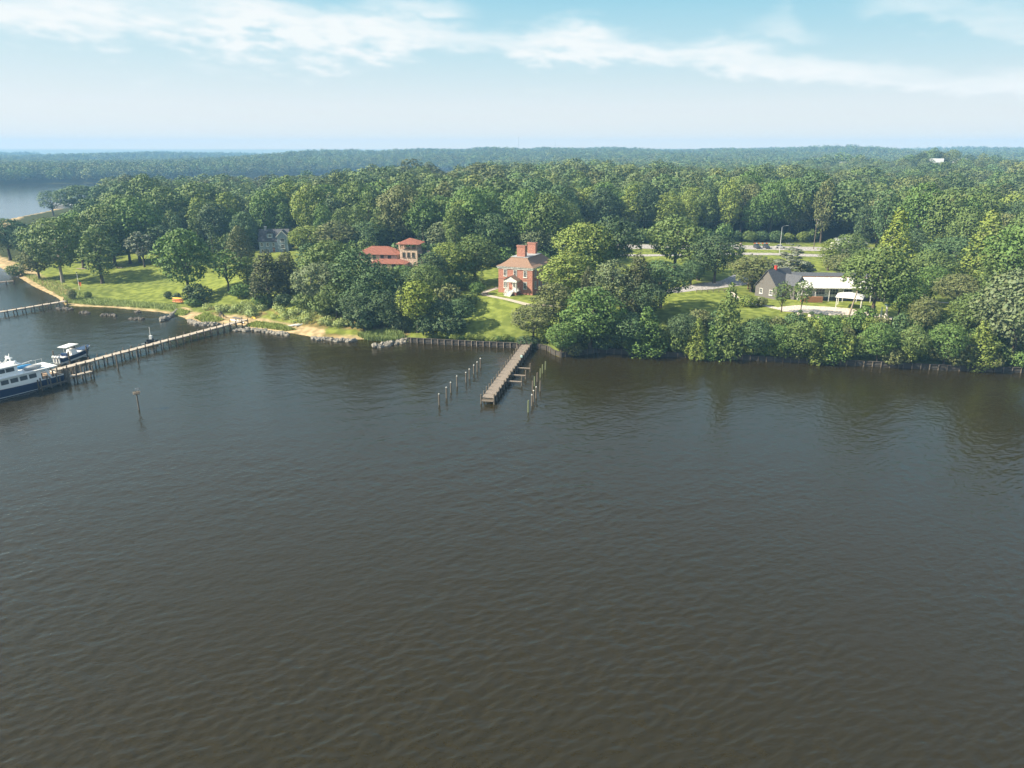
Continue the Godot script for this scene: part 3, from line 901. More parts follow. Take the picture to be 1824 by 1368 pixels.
const THICKET := [
	[-12.5, -210.8, 4.1, 3.3, "leaf_mid", "pale leafy bush at the left end of the gravel path"],
	[-17.9, -205.7, 8.8, 4.8, "leaf_olive", "olive bush behind the dark trees of the house lawn"],
	[-10.5, -221.2, 4.3, 2.9, "leaf_green", "green bush against the brick house's left wall"],
	[-19.6, -227.7, 5.6, 3.9, "leaf_green", "green bush under the light trees left of the brick house, left"],
	[-15.2, -229.7, 4.9, 3.6, "leaf_mid", "green bush under the light trees left of the brick house, right"],
	[-22.5, -218.5, 5.4, 3.7, "leaf_deep", "deep green bush between the blue-dark tree and the lawn trees"],
	[-24.0, -210.9, 4.6, 3.3, "leaf_green", "green bush above the yellow-green tree"],
	[-12.0, -237.7, 3.6, 2.8, "leaf_bright", "light bush just behind the small pointed conifer"],
	[-36.5, -246.3, 5.3, 4.2, "leaf_green", "bush in front of the stucco tower"],
	[-40.9, -240.8, 5.7, 4.1, "leaf_mid", "bush in front of the stucco house's front wing"],
	[-40.7, -198.9, 7.9, 4.7, "leaf_dark", "dark bush at the back of the reeds"],
	[-61.6, -216.8, 5.4, 3.7, "leaf_mid", "bush left of the pale grey-green domed tree"],
	[-87.9, -236.9, 4.6, 4.0, "leaf_green", "bush right of the forked lawn tree"],
	[-22.9, -192.2, 5.8, 3.8, "leaf_dark", "dark bush below the yellow-green tree"],
	[-16.9, -192.8, 5.5, 4.5, "leaf_dark", "dark bush in shade at the left of the house lawn"],
	[4.1, -185.6, 2.6, 2.9, "leaf_dark", "dark bush at the shore end of the grey pier, left"],
	[-49.6, -216.5, 6.7, 5.0, "leaf_deep", "deep green bush under the wide tree"],
	[-54.3, -210.8, 6.6, 4.1, "leaf_mid", "bush beside the pale grey-green domed tree"],
	[-34.1, -207.4, 9.7, 4.8, "leaf_deep", "bush below the red-roofed house"],
	[66.0, -204.4, 3.2, 3.2, "leaf_bright", "light green bush beside the concrete walk"],
	[70.0, -204.4, 2.7, 2.4, "leaf_olive", "olive bush beside the grey gable's garden"],
	[83.7, -182.5, 3.6, 3.6, "leaf_mid", "bush screening the terrace, left"],
	[89.7, -183.3, 5.1, 3.6, "leaf_green", "bush screening the terrace, right"],
	[106.5, -177.3, 5.7, 4.9, "leaf_mid", "bush at the left of the right-hand garden lawn"],
	[116.0, -179.4, 7.1, 4.2, "leaf_olive", "bush at the right of the right-hand garden lawn"],
	[112.1, -204.4, 7.1, 5.6, "leaf_bright", "light shrub behind the right-hand garden"],
	[-200.6, -298.0, 5.0, 4.1, "leaf_mid", "bush at the top of the left beach"],
	[-148.4, -246.1, 3.8, 1.9, "leaf_olive", "small bush near the flagpole on the left lawn"],
	[-144.3, -248.4, 2.7, 1.3, "leaf_mid", "tiny bush right of the flagpole on the left lawn"],
	[-116.0, -246.1, 2.7, 1.3, "leaf_dark", "tiny dark bush above the kayak rack, left"],
	[-112.1, -244.1, 2.5, 1.7, "leaf_dark", "tiny dark bush above the kayak rack, right"],
	[-102.5, -233.9, 2.9, 2.4, "leaf_green", "bush right of the kayak rack"],
	[-102.8, -237.8, 6.5, 4.6, "leaf_dark", "dark bush under the big dense lawn tree"],
	[-77.0, -225.3, 4.9, 3.5, "leaf_green", "bush at the foot of the thick-trunked cedar, left"],
	[-70.1, -222.8, 4.0, 3.5, "leaf_dark", "bush at the foot of the thick-trunked cedar, right"],
]

func grass_patch(label: String, pts: Array, count: int, tall: float, seed: int, tone: Color):
	var r := RandomNumberGenerator.new()
	r.seed = seed
	var poly := PackedVector2Array()
	var lo := Vector2(1e9, 1e9)
	var hi := -lo
	for p in pts:
		var q := Vector2(p.x, p.z)
		poly.append(q)
		lo = lo.min(q); hi = hi.max(q)
	var g := G.new()
	var made := 0
	for k in count * 6:
		if made >= count: break
		var q := Vector2(r.randf_range(lo.x, hi.x), r.randf_range(lo.y, hi.y))
		if not Geometry2D.is_point_in_polygon(q, poly): continue
		made += 1
		var p := on(q.x, q.y)
		if p.y < 0.02: p.y = 0.02
		var a := r.randf() * TAU
		var h := tall * r.randf_range(0.55, 1.15)
		var side := Vector3(cos(a), 0, sin(a)) * (0.05 + 0.03 * tall)
		var tip := p + Vector3(r.randf_range(-0.35, 0.35) * h, h, r.randf_range(-0.35, 0.35) * h)
		var v := r.randf_range(0.7, 1.3)
		g.col = Color(tone.r * v * r.randf_range(0.9, 1.2), tone.g * v, tone.b * v)
		g.blade(p - side, p + side, tip)
	var o := part(self, "tall_grass", g, M.blade)
	tag(o, label, "grass", "", "stuff")

func plant_grass():
	grass_patch("tall reeds in front of the dark shore trees", [Vector3(-42.3, 0.51, -195.9), Vector3(-32.7, 1.33, -197.7), Vector3(-28.6, 0.74, -192.1), Vector3(-31.7, -0.22, -190.7), Vector3(-38.8, -0.10, -192.7)], 5200, 1.5, 1, Color(0.9, 1.0, 0.9))
	grass_patch("bright marsh grass behind the middle stone breakwater", [Vector3(-77.2, -0.04, -208.9), Vector3(-75.5, 0.50, -212.4), Vector3(-66.9, 0.71, -208.5), Vector3(-60.8, 0.40, -202.9), Vector3(-63.6, 0.14, -202.6), Vector3(-71.0, 0.17, -205.9)], 3600, 0.8, 2, Color(1.2, 1.1, 0.6))
	grass_patch("bright marsh grass between the breakwater and the long pier", [Vector3(-96.2, 0.30, -218.6), Vector3(-95.2, 0.71, -224.7), Vector3(-85.9, 0.40, -215.8), Vector3(-87.5, 0.11, -213.3), Vector3(-91.7, 0.05, -213.6)], 2200, 0.7, 3, Color(1.1, 1.1, 0.6))
	grass_patch("bright marsh grass beside the stone groin", [Vector3(-104.9, -0.17, -223.8), Vector3(-105.9, 0.42, -231.1), Vector3(-100.7, 0.48, -227.4), Vector3(-100.5, 0.27, -222.6)], 1400, 0.7, 4, Color(1.1, 1.1, 0.6))
	grass_patch("rough grass along the edge of the left lawn", [Vector3(-148.6, 0.05, -241.9), Vector3(-157.1, 0.31, -255.4), Vector3(-144.8, 0.53, -250.1), Vector3(-125.8, 0.48, -242.6), Vector3(-109.5, 0.59, -237.4), Vector3(-107.0, 0.37, -230.5), Vector3(-124.1, 0.25, -235.4), Vector3(-138.8, 0.25, -239.1)], 9000, 0.8, 5, Color(1.35, 1.25, 0.9))
	grass_patch("rough grass between the left beach and the lawn", [Vector3(-206.9, 0.25, -307.9), Vector3(-194.1, 0.35, -298.7), Vector3(-170.9, 0.46, -278.3), Vector3(-149.5, 0.56, -255.1), Vector3(-155.5, 0.21, -251.8), Vector3(-177.9, 0.26, -275.8)], 5000, 0.8, 6, Color(1.15, 1.1, 0.7))

# ---------------------------------------------------------------- houses
var win_cache := {}
func window(house: Node, at: Vector3, w: float, h: float, turn: float, bars := Vector2i(2, 4), frame_mat := "trim"):
	var key := "%s %s %s %s" % [w, h, bars, frame_mat]
	if not win_cache.has(key):
		var f := G.new()
		var t := 0.13
		f.box(Vector3(-w / 2, 0, 0.03), Vector3(t, h + t, 0.1)); f.box(Vector3(w / 2, 0, 0.03), Vector3(t, h + t, 0.1))
		f.box(Vector3(0, h / 2, 0.031), Vector3(w - t, t, 0.1)); f.box(Vector3(0, -h / 2, 0.031), Vector3(w - t, t, 0.1))
		for k in range(1, bars.x): f.box(Vector3(-w / 2 + w * k / bars.x, 0, 0.015), Vector3(0.05, h - t, 0.05))
		for k in range(1, bars.y): f.box(Vector3(0, -h / 2 + h * k / bars.y, 0.017), Vector3(w - t, 0.05, 0.05))
		var p := G.new()
		p.box(Vector3(0, 0, -0.01), Vector3(w - 0.02, h - 0.02, 0.05))
		var s := G.new()
		s.box(Vector3(0, -h / 2 - 0.13, 0.07), Vector3(w + 0.35, 0.12, 0.2))
		win_cache[key] = [f.mesh(), p.mesh(), s.mesh()]
	var o := part(house, "window", win_cache[key][0], M[frame_mat], at)
	o.rotation.y = turn
	part(o, "pane", win_cache[key][1], M.glass)
	part(o, "sill", win_cache[key][2], M[frame_mat])

# a hipped roof over a rectangle, with curved (bell-cast) slopes: rings of [inset, height]
func hip(g: G, w: float, d: float, rings: Array, ctr := Vector3.ZERO, cap := true):
	for i in rings.size() - 1:
		var a := Vector2(w / 2 - rings[i][0], d / 2 - rings[i][0])
		var b := Vector2(maxf(w / 2 - rings[i + 1][0], 0.0), maxf(d / 2 - rings[i + 1][0], 0.0))
		var y0: float = rings[i][1]
		var y1: float = rings[i + 1][1]
		var lo := [Vector3(-a.x, y0, a.y), Vector3(a.x, y0, a.y), Vector3(a.x, y0, -a.y), Vector3(-a.x, y0, -a.y)]
		var hi := [Vector3(-b.x, y1, b.y), Vector3(b.x, y1, b.y), Vector3(b.x, y1, -b.y), Vector3(-b.x, y1, -b.y)]
		for k in 4:
			var j := (k + 1) % 4
			if hi[k].distance_to(hi[j]) < 0.01: g.tri(ctr + lo[k], ctr + lo[j], ctr + hi[k])
			else: g.quad(ctr + lo[k], ctr + lo[j], ctr + hi[j], ctr + hi[k])
	if cap:
		var e: Array = rings[-1]
		var b := Vector2(w / 2 - e[0], d / 2 - e[0])
		if b.x > 0.05 and b.y > 0.05:
			g.quad(ctr + Vector3(-b.x, e[1], b.y), ctr + Vector3(b.x, e[1], b.y), ctr + Vector3(b.x, e[1], -b.y), ctr + Vector3(-b.x, e[1], -b.y))

# rows of round clay tiles down each slope of a hip
func tile_ribs(g: G, w: float, d: float, inset: float, y0: float, y1: float, ctr: Vector3, step := 0.45):
	for face in 4:
		var b := Basis(Vector3.UP, face * PI / 2)
		var span := w if face % 2 == 0 else d
		var deep := d if face % 2 == 0 else w
		var k := -span / 2 + step / 2
		while k < span / 2:
			var run := minf(inset, span / 2 - absf(k))
			if run > 0.2:
				var p := Vector3(k, y0 + 0.03, deep / 2)
				var q := Vector3(k, y0 + (y1 - y0) * run / inset + 0.03, deep / 2 - run)
				g.tube([ctr + b * p, ctr + b * q], [0.11, 0.11], 5, false)
			k += step

func gable_roof(g: G, w: float, d: float, y: float, rise: float, over := 0.35, thick := 0.2):   # ridge along x
	var hw := w / 2 + over
	var hd := d / 2 + over
	var k := rise / (d / 2)
	var ye := y - over * k
	for s in [1.0, -1.0]:
		var e0 := Vector3(-hw, ye, hd * s)
		var e1 := Vector3(hw, ye, hd * s)
		var r0 := Vector3(-hw, y + rise, 0)
		var r1 := Vector3(hw, y + rise, 0)
		var t := Vector3(0, thick, 0)
		if s > 0:
			g.quad(e0 + t, e1 + t, r1 + t, r0 + t); g.quad(e1, e0, r0, r1); g.quad(e0, e1, e1 + t, e0 + t)
			g.quad(e1, r1, r1 + t, e1 + t); g.quad(r0, e0, e0 + t, r0 + t)
		else:
			g.quad(e1 + t, e0 + t, r0 + t, r1 + t); g.quad(e0, e1, r1, r0); g.quad(e1, e0, e0 + t, e1 + t)
			g.quad(r1, e1, e1 + t, r1 + t); g.quad(e0, r0, r0 + t, e0 + t)

func gable_walls(g: G, w: float, d: float, y: float, rise: float, low := -1.0):
	g.box(Vector3(0, (y + low) / 2, 0), Vector3(w, y - low, d))
	for s in [1.0, -1.0]:
		var a := Vector3(w / 2 * s, y, d / 2 * s)
		var b := Vector3(w / 2 * s, y, -d / 2 * s)
		g.tri(a, b, Vector3(w / 2 * s, y + rise, 0))

func build_brick_house():
	var W := 11.3
	var D := 17.0
	var turn := deg_to_rad(-25.0)
	var b := Basis(Vector3.UP, turn)
	var corner := Vector3(6.1, 0, -220.3)
	var c := corner - b * Vector3(W / 2, 0, D / 2)
	var o := thing("brick_house", "red brick hip-roofed mansion with two tall chimneys on the lawn", "house", Vector3(c.x, 6.9, c.z), turn)
	var g := G.new()
	g.box(Vector3(0, 3.55, 0), Vector3(W, 9.1, D))
	part(o, "wall", g, M.brick)
	g = G.new()
	g.box(Vector3(0, 0.55, 0), Vector3(W + 0.14, 2.2, D + 0.14))
	part(o, "water_table", g, M.brick)
	g = G.new()
	g.box(Vector3(0, 4.55, 0), Vector3(W + 0.1, 0.28, D + 0.1))
	part(o, "belt_course", g, M.brick_dark)
	g = G.new()
	g.box(Vector3(0, 7.86, 0), Vector3(W + 0.5, 0.5, D + 0.5))
	g.box(Vector3(0, 8.2, 0), Vector3(W + 1.0, 0.22, D + 1.0))
	part(o, "cornice", g, M.trim)
	g = G.new()
	hip(g, W + 1.2, D + 1.2, [[0.0, 8.32], [1.15, 8.8], [2.1, 9.45], [3.05, 10.25], [3.6, 10.8]])
	var roof := part(o, "roof", g, M.shingle)
	g = G.new()
	g.box(Vector3(0, 10.87, 0), Vector3(W - 5.6, 0.12, D - 5.6))
	part(roof, "roof_deck", g, M.flashing)
	for z in [D / 2 - 4.4, -D / 2 + 4.6]:
		g = G.new()
		g.box(Vector3(0, 0, 0), Vector3(2.7, 7.0, 1.5))
		g.box(Vector3(0, 3.15, 0), Vector3(2.86, 0.24, 1.66))
		g.box(Vector3(0, 3.43, 0), Vector3(2.98, 0.26, 1.78))
		var ch := part(o, "chimney", g, M.brick, Vector3(0.2, 10.75, z))
		g = G.new()
		g.box(Vector3(0, 3.6, 0), Vector3(2.1, 0.1, 0.9))
		part(ch, "flue", g, M.void)
	var z0 := D / 2 + 0.07
	for x in [-3.3, 0.0, 3.3]:
		window(o, Vector3(x, 6.35, z0 - 0.06), 1.05, 1.9, 0.0)
	for x in [-3.3, 3.3]:
		window(o, Vector3(x, 2.9, z0 - 0.06), 1.05, 2.0, 0.0)
	for s in [1.0, -1.0]:
		for z in [-6.2, -3.1, 0.0, 3.1, 6.2]:
			window(o, Vector3(s * (W / 2 + 0.01), 6.35, z), 1.05, 1.9, s * PI / 2)
			window(o, Vector3(s * (W / 2 + 0.01), 2.9, z), 1.05, 2.0, s * PI / 2)
	# entrance
	g = G.new()
	g.box(Vector3(0, 2.5, D / 2 + 0.03), Vector3(1.3, 2.6, 0.12))
	var door := part(o, "door", g, M.white_wall)
	g = G.new()
	g.box(Vector3(-0.45, 2.4, D / 2 + 0.13), Vector3(0.07, 0.12, 0.08))
	part(door, "handle", g, M.black)
	var p := Node3D.new()
	p.name = "porch"
	o.add_child(p)
	p.position = Vector3(-0.3, 0, D / 2 + 0.075)
	g = G.new()
	g.box(Vector3(0, 0.1, 1.35), Vector3(3.9, 2.1, 2.7))
	part(p, "porch_base", g, M.brick_dark)
	g = G.new()
	g.box(Vector3(0, 1.22, 1.42), Vector3(4.1, 0.14, 2.86))
	part(p, "porch_floor", g, M.trim)
	for x in [-1.75, -0.75, 0.75, 1.75]:
		g = G.new()
		g.tube([Vector3(x, 1.28, 2.55), Vector3(x, 4.05, 2.55)], [0.15, 0.12], 10)
		g.box(Vector3(x, 1.36, 2.55), Vector3(0.42, 0.15, 0.42)); g.box(Vector3(x, 4.02, 2.55), Vector3(0.38, 0.12, 0.38))
		part(p, "column", g, M.trim)
	g = G.new()
	g.box(Vector3(0, 4.3, 1.4), Vector3(4.2, 0.45, 2.9))
	g.tri(Vector3(-2.2, 4.53, 2.84), Vector3(2.2, 4.53, 2.84), Vector3(0, 5.75, 2.84))
	part(p, "pediment", g, M.trim)
	g = G.new()
	for s in [1.0, -1.0]:
		var e := [Vector3(2.4 * s, 4.52, 3.05), Vector3(2.4 * s, 4.52, 0), Vector3(0, 5.92, 0), Vector3(0, 5.92, 3.05)]
		if s < 0: e.reverse()
		g.quad(e[0], e[1], e[2], e[3])
	part(p, "porch_roof", g, M.shingle)
	for s in [-1.0, 1.0]:
		g = G.new()
		g.bar(Vector3(1.75 * s, 2.15, 0.1), Vector3(1.75 * s, 2.15, 2.5), 0.1, 0.1)
		for k in 8: g.box(Vector3(1.75 * s, 1.72, 0.3 + k * 0.29), Vector3(0.07, 0.85, 0.07))
		part(p, "railing", g, M.trim)
	var st := Node3D.new()
	st.name = "steps"
	p.add_child(st)
	for k in 7:
		g = G.new()
		g.box(Vector3(-0.2, 1.1 - k * 0.175, 3.0 + k * 0.3), Vector3(1.9, 0.16, 0.36))
		part(st, "tread", g, M.trim)
	for s in [-1.0, 1.0]:
		g = G.new()
		g.bar(Vector3(-0.2 + s * 1.02, 2.05, 2.9), Vector3(-0.2 + s * 1.02, 0.85, 5.0), 0.08, 0.08)
		g.bar(Vector3(-0.2 + s * 1.02, 1.0, 2.86), Vector3(-0.2 + s * 1.02, -0.2, 4.96), 0.1, 0.3)
		for k in 6: g.box(Vector3(-0.2 + s * 1.02, 1.5 - k * 0.2, 3.1 + k * 0.34), Vector3(0.05, 0.95, 0.05))
		part(st, "handrail", g, M.trim)

func build_tile_house():
	# stucco house under red clay tiles with a square tower
	var at := Vector3(-40.6, 7.03, -278.5)
	var o := thing("stucco_house", "stucco house under red clay tile roofs with an open square tower", "house", Vector3(at.x, at.y - 0.3, at.z), deg_to_rad(-8.0))
	var g := G.new()
	g.box(Vector3(-9.0, 2.4, 0), Vector3(15.0, 5.4, 9.0))
	part(o, "wall", g, M.stucco)
	g = G.new()
	hip(g, 16.4, 10.4, [[0.0, 5.1], [5.2, 7.6]], Vector3(-9.0, 0, 0))
	var r := part(o, "main_roof", g, M.clay_tile)
	g = G.new()
	tile_ribs(g, 16.4, 10.4, 5.2, 5.1, 7.6, Vector3(-9.0, 0, 0))
	part(r, "tile_rows", g, M.clay_tile)
	g = G.new()
	g.box(Vector3(3.2, 3.4, 1.5), Vector3(6.6, 7.6, 6.6))
	part(o, "tower", g, M.stucco)
	for x in [0.2, 2.2, 4.2, 6.2]:
		for z in [-1.5, 4.5]:
			g = G.new()
			g.box(Vector3(x, 8.1, z), Vector3(0.42, 1.9, 0.42))
			part(o, "loggia_column", g, M.stucco)
	for z in [0.5, 2.5]:
		for x in [0.2, 6.2]:
			g = G.new()
			g.box(Vector3(x, 8.1, z), Vector3(0.42, 1.9, 0.42))
			part(o, "loggia_column", g, M.stucco)
	g = G.new()
	g.box(Vector3(3.2, 7.75, 4.72), Vector3(6.6, 0.12, 0.1))
	for k in 16: g.box(Vector3(0.1 + k * 0.41, 7.45, 4.72), Vector3(0.08, 0.5, 0.06))
	part(o, "balustrade", g, M.wood_red)
	g = G.new()
	g.box(Vector3(7.3, 5.9, 1.5), Vector3(1.7, 0.22, 7.0))
	g.box(Vector3(8.05, 6.7, 1.5), Vector3(0.1, 0.1, 7.0))
	for k in 18: g.box(Vector3(8.05, 6.3, -1.8 + k * 0.39), Vector3(0.07, 0.75, 0.07))
	part(o, "balcony", g, M.wood_pile)
	g = G.new()
	g.box(Vector3(3.2, 9.06, 1.5), Vector3(7.2, 0.22, 7.2))
	part(o, "tower_beam", g, M.wood_red)
	g = G.new()
	hip(g, 8.8, 8.8, [[0.0, 9.1], [4.4, 11.0]], Vector3(3.2, 0, 1.5))
	r = part(o, "tower_roof", g, M.clay_tile)
	g = G.new()
	tile_ribs(g, 8.8, 8.8, 4.4, 9.1, 11.0, Vector3(3.2, 0, 1.5))
	part(r, "tile_rows", g, M.clay_tile)
	g = G.new()
	g.box(Vector3(-3.5, 0.9, 7.0), Vector3(13.0, 3.4, 5.2))
	part(o, "front_wing", g, M.stucco)
	g = G.new()
	hip(g, 14.0, 6.2, [[0.0, 2.5], [3.1, 3.9]], Vector3(-3.5, 0, 7.0))
	r = part(o, "front_roof", g, M.clay_tile)
	g = G.new()
	tile_ribs(g, 14.0, 6.2, 3.1, 2.5, 3.9, Vector3(-3.5, 0, 7.0))
	part(r, "tile_rows", g, M.clay_tile)
	g = G.new()
	g.box(Vector3(11.5, 1.5, 0.0), Vector3(10.0, 4.0, 7.0))
	part(o, "side_wing", g, M.stucco)
	g = G.new()
	hip(g, 11.0, 8.0, [[0.0, 3.4], [4.0, 5.0]], Vector3(11.5, 0, 0))
	r = part(o, "side_roof", g, M.clay_tile)
	g = G.new()
	tile_ribs(g, 11.0, 8.0, 4.0, 3.4, 5.0, Vector3(11.5, 0, 0))
	part(r, "tile_rows", g, M.clay_tile)
	for c in [Vector3(-1.4, 7.6, -0.6), Vector3(9.8, 4.9, 0.8)]:
		g = G.new()
		g.box(c, Vector3(1.0, 2.6, 1.0)); g.box(c + Vector3(0, 1.35, 0), Vector3(1.25, 0.25, 1.25))
		part(o, "chimney", g, M.stucco)
	for x in [-13.0, -10.0, -7.0, -4.2]: window(o, Vector3(x, 4.1, 4.52), 1.2, 1.4, 0.0, Vector2i(2, 2), "wood_pile")
	for x in [1.4, 3.2, 5.0]: window(o, Vector3(x, 5.2, 4.82), 0.9, 1.7, 0.0, Vector2i(2, 3), "wood_pile")
	for z in [0.4, 2.8]: window(o, Vector3(6.52, 4.6, z), 0.9, 1.9, PI / 2, Vector2i(2, 3), "wood_pile")
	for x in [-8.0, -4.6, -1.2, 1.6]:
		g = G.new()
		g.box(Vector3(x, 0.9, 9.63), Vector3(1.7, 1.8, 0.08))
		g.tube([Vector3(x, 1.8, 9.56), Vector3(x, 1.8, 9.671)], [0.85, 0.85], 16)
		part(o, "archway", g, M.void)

func simple_house(called: String, label: String, at: Vector3, turn: float, w: float, d: float, h: float, rise: float, wall: String, roof: String, bays: int, chimney := "", storeys := 1) -> Node3D:
	var o := thing(called, label, "house", at, turn)
	var g := G.new()
	gable_walls(g, w, d, h, rise)
	part(o, "wall", g, M[wall])
	g = G.new()
	gable_roof(g, w, d, h, rise)
	part(o, "roof", g, M[roof])
	for s in storeys:
		var y := h - 1.5 - 2.8 * s
		for k in bays:
			var x := -w / 2 + w * (k + 0.5) / bays
			window(o, Vector3(x, y, d / 2 + 0.01), 1.0, 1.4, 0.0, Vector2i(2, 2))
			window(o, Vector3(x, y, -d / 2 - 0.01), 1.0, 1.4, PI, Vector2i(2, 2))
		for q in [-1.0, 1.0]:
			for e in [-1.0, 1.0]:
				window(o, Vector3(e * (w / 2 + 0.01), y, q * d * 0.22), 1.0, 1.4, e * PI / 2, Vector2i(2, 2))
	g = G.new()
	g.box(Vector3(0.0, 1.0, d / 2 + 0.04), Vector3(1.1, 2.1, 0.1))
	part(o, "door", g, M.wood_red)
	if chimney:
		g = G.new()
		g.box(Vector3(-w * 0.3, h + rise, 0), Vector3(1.0, 2.6, 1.0)); g.box(Vector3(-w * 0.3, h + rise + 1.2, 0), Vector3(1.2, 0.22, 1.2))
		part(o, "chimney", g, M[chimney])
	return o

func build_other_houses():
	var p := Vector3(-106.4, 5.28, -335.4)
	var o := simple_house("gabled_house", "grey-blue gabled house with white trim half hidden by trees", Vector3(p.x, p.y, p.z), deg_to_rad(6.0), 12.5, 9.0, 5.0, 4.6, "blue_wall", "slate", 5, "flashing", 2)
	# dormer and cross gable
	var g := G.new()
	g.box(Vector3(-1.4, 7.1, 2.4), Vector3(2.6, 2.0, 2.8))
	var dm := part(o, "dormer", g, M.blue_wall)
	g = G.new()
	for s in [1.0, -1.0]:
		var e := [Vector3(-1.4 + 1.7 * s, 7.95, 4.1), Vector3(-1.4 + 1.7 * s, 7.95, 0.4), Vector3(-1.4, 9.3, 0.4), Vector3(-1.4, 9.3, 4.1)]
		if s < 0: e.reverse()
		g.quad(e[0], e[1], e[2], e[3])
	g.tri(Vector3(-2.9, 8.1, 3.81), Vector3(0.1, 8.1, 3.81), Vector3(-1.4, 9.2, 3.81))
	part(dm, "dormer_roof", g, M.slate)
	window(o, Vector3(-1.4, 7.2, 3.81), 1.1, 1.2, 0.0, Vector2i(2, 2))
	g = G.new()
	g.box(Vector3(4.2, 3.0, 2.6), Vector3(4.6, 8.0, 5.6))
	g.tri(Vector3(1.9, 7.0, 5.4), Vector3(6.5, 7.0, 5.4), Vector3(4.2, 9.4, 5.4))
	var cg := part(o, "cross_gable", g, M.blue_wall)
	g = G.new()
	for s in [1.0, -1.0]:
		var e := [Vector3(4.2 + 2.7 * s, 6.75, 5.8), Vector3(4.2 + 2.7 * s, 6.75, -0.2), Vector3(4.2, 9.6, -0.2), Vector3(4.2, 9.6, 5.8)]
		if s < 0: e.reverse()
		g.quad(e[0], e[1], e[2], e[3])
	part(cg, "gable_roof", g, M.slate)
	g = G.new()
	for s in [1.0, -1.0]: g.bar(Vector3(4.2 + 2.7 * s, 6.7, 5.84), Vector3(4.2, 9.5, 5.84), 0.08, 0.3)
	part(cg, "bargeboard", g, M.trim)
	window(o, Vector3(4.2, 5.4, 5.42), 1.6, 1.5, 0.0, Vector2i(3, 2))
	window(o, Vector3(4.2, 2.6, 5.42), 1.6, 1.6, 0.0, Vector2i(3, 2))
	# the grey shingled house and the long white wing
	var m := Vector3(79.1, 7.00, -210.0)
	o = simple_house("shingled_house", "grey shingled gabled house with a red chimney by the terrace", Vector3(m.x, m.y - 0.1, m.z - 9.0), deg_to_rad(32.0), 9.0, 8.0, 3.4, 4.8, "grey_shake", "slate", 3)
	g = G.new()
	g.box(Vector3(-1.2, 8.2, 0.0), Vector3(0.6, 2.2, 0.6)); g.box(Vector3(-1.2, 9.2, 0.0), Vector3(0.74, 0.18, 0.74))
	part(o, "chimney", g, M.red_paint)
	g = G.new()
	g.box(Vector3(2.0, 2.2, 5.4), Vector3(4.6, 4.6, 2.6))
	g.tri(Vector3(-0.3, 4.5, 6.7), Vector3(4.3, 4.5, 6.7), Vector3(2.0, 6.8, 6.7))
	var fg := part(o, "front_gable", g, M.grey_shake)
	g = G.new()
	for k in [1.0, -1.0]:
		var e := [Vector3(2.0 + 2.75 * k, 4.1, 7.0), Vector3(2.0 + 2.75 * k, 4.1, 0.9), Vector3(2.0, 6.95, 0.9), Vector3(2.0, 6.95, 7.0)]
		if k < 0: e.reverse()
		g.quad(e[0], e[1], e[2], e[3])
	part(fg, "front_gable_roof", g, M.slate)
	window(o, Vector3(2.0, 2.4, 6.72), 1.2, 1.4, 0.0, Vector2i(2, 2))
	var q := Vector3(91.1, 7.00, -211.7)
	o = thing("white_building", "long low white building with dark roof strip above the terrace", "building", Vector3(q.x + 4.5, q.y - 0.05, q.z - 4.0), deg_to_rad(-4.0))
	g = G.new()
	g.box(Vector3(0, 2.1, 0), Vector3(24.0, 4.4, 7.0))
	part(o, "wall", g, M.white_wall)
	g = G.new()
	var pr := [Vector3(-12.3, 4.1, 5.6), Vector3(12.3, 4.1, 5.6), Vector3(12.3, 6.3, -0.6), Vector3(-12.3, 6.3, -0.6)]
	g.quad(pr[0], pr[1], pr[2], pr[3])
	g.quad(pr[1] - Vector3(0, .25, 0), pr[0] - Vector3(0, .25, 0), pr[3] - Vector3(0, .25, 0), pr[2] - Vector3(0, .25, 0))
	g.quad(pr[0] - Vector3(0, .25, 0), pr[1] - Vector3(0, .25, 0), pr[1], pr[0])
	part(o, "awning_roof", g, M.white_wall)
	g = G.new()
	g.box(Vector3(0, 6.5, -2.2), Vector3(24.6, 0.5, 3.6), Basis(Vector3.RIGHT, 0.16))
	part(o, "ridge_roof", g, M.slate)
	g = G.new()
	g.box(Vector3(0, 6.28, -0.35), Vector3(24.5, 0.2, 0.16))
	part(o, "fascia", g, M.wood_red)
	for k in 6: window(o, Vector3(-9.5 + k * 3.8, 2.6, 3.51), 2.6, 1.7, 0.0, Vector2i(3, 2))
	g = G.new()
	g.box(Vector3(0, 0.55, 3.56), Vector3(23.0, 1.0, 0.1))
	part(o, "plinth", g, M.slate)
	g = G.new()
	g.box(Vector3(-8.8, 0.8, 6.2), Vector3(6.0, 1.6, 1.0))
	part(o, "wooden_counter", g, M.wood_red)
	for k in 7:
		g = G.new()
		g.box(Vector3(-11.5 + k * 3.9, 1.95, 5.3), Vector3(0.16, 4.0, 0.16))
		part(o, "post", g, M.trim)
	var w := Vector3(93.7, 7.00, -202.1)
	o = thing("pavilion", "white flat-roofed open pavilion at the right end of the terrace", "pavilion", Vector3(w.x, w.y, w.z), deg_to_rad(-28.0))
	g = G.new()
	hip(g, 7.0, 7.0, [[0.0, 3.2], [0.4, 3.45], [3.2, 4.3]])
	g.quad(Vector3(-3.5, 3.2, -3.5), Vector3(3.5, 3.2, -3.5), Vector3(3.5, 3.2, 3.5), Vector3(-3.5, 3.2, 3.5))
	part(o, "canopy", g, M.white_wall)
	for sx_ in [-3.1, 3.1]:
		for sz in [-3.1, 3.1]:
			g = G.new()
			g.box(Vector3(sx_, 1.45, sz), Vector3(0.18, 3.5, 0.18))
			part(o, "post", g, M.trim)
	# planters on the terrace
	var spots := [Vector3(76.4, 7.00, -191.9), Vector3(78.5, 7.00, -189.8), Vector3(80.3, 6.96, -188.0)]
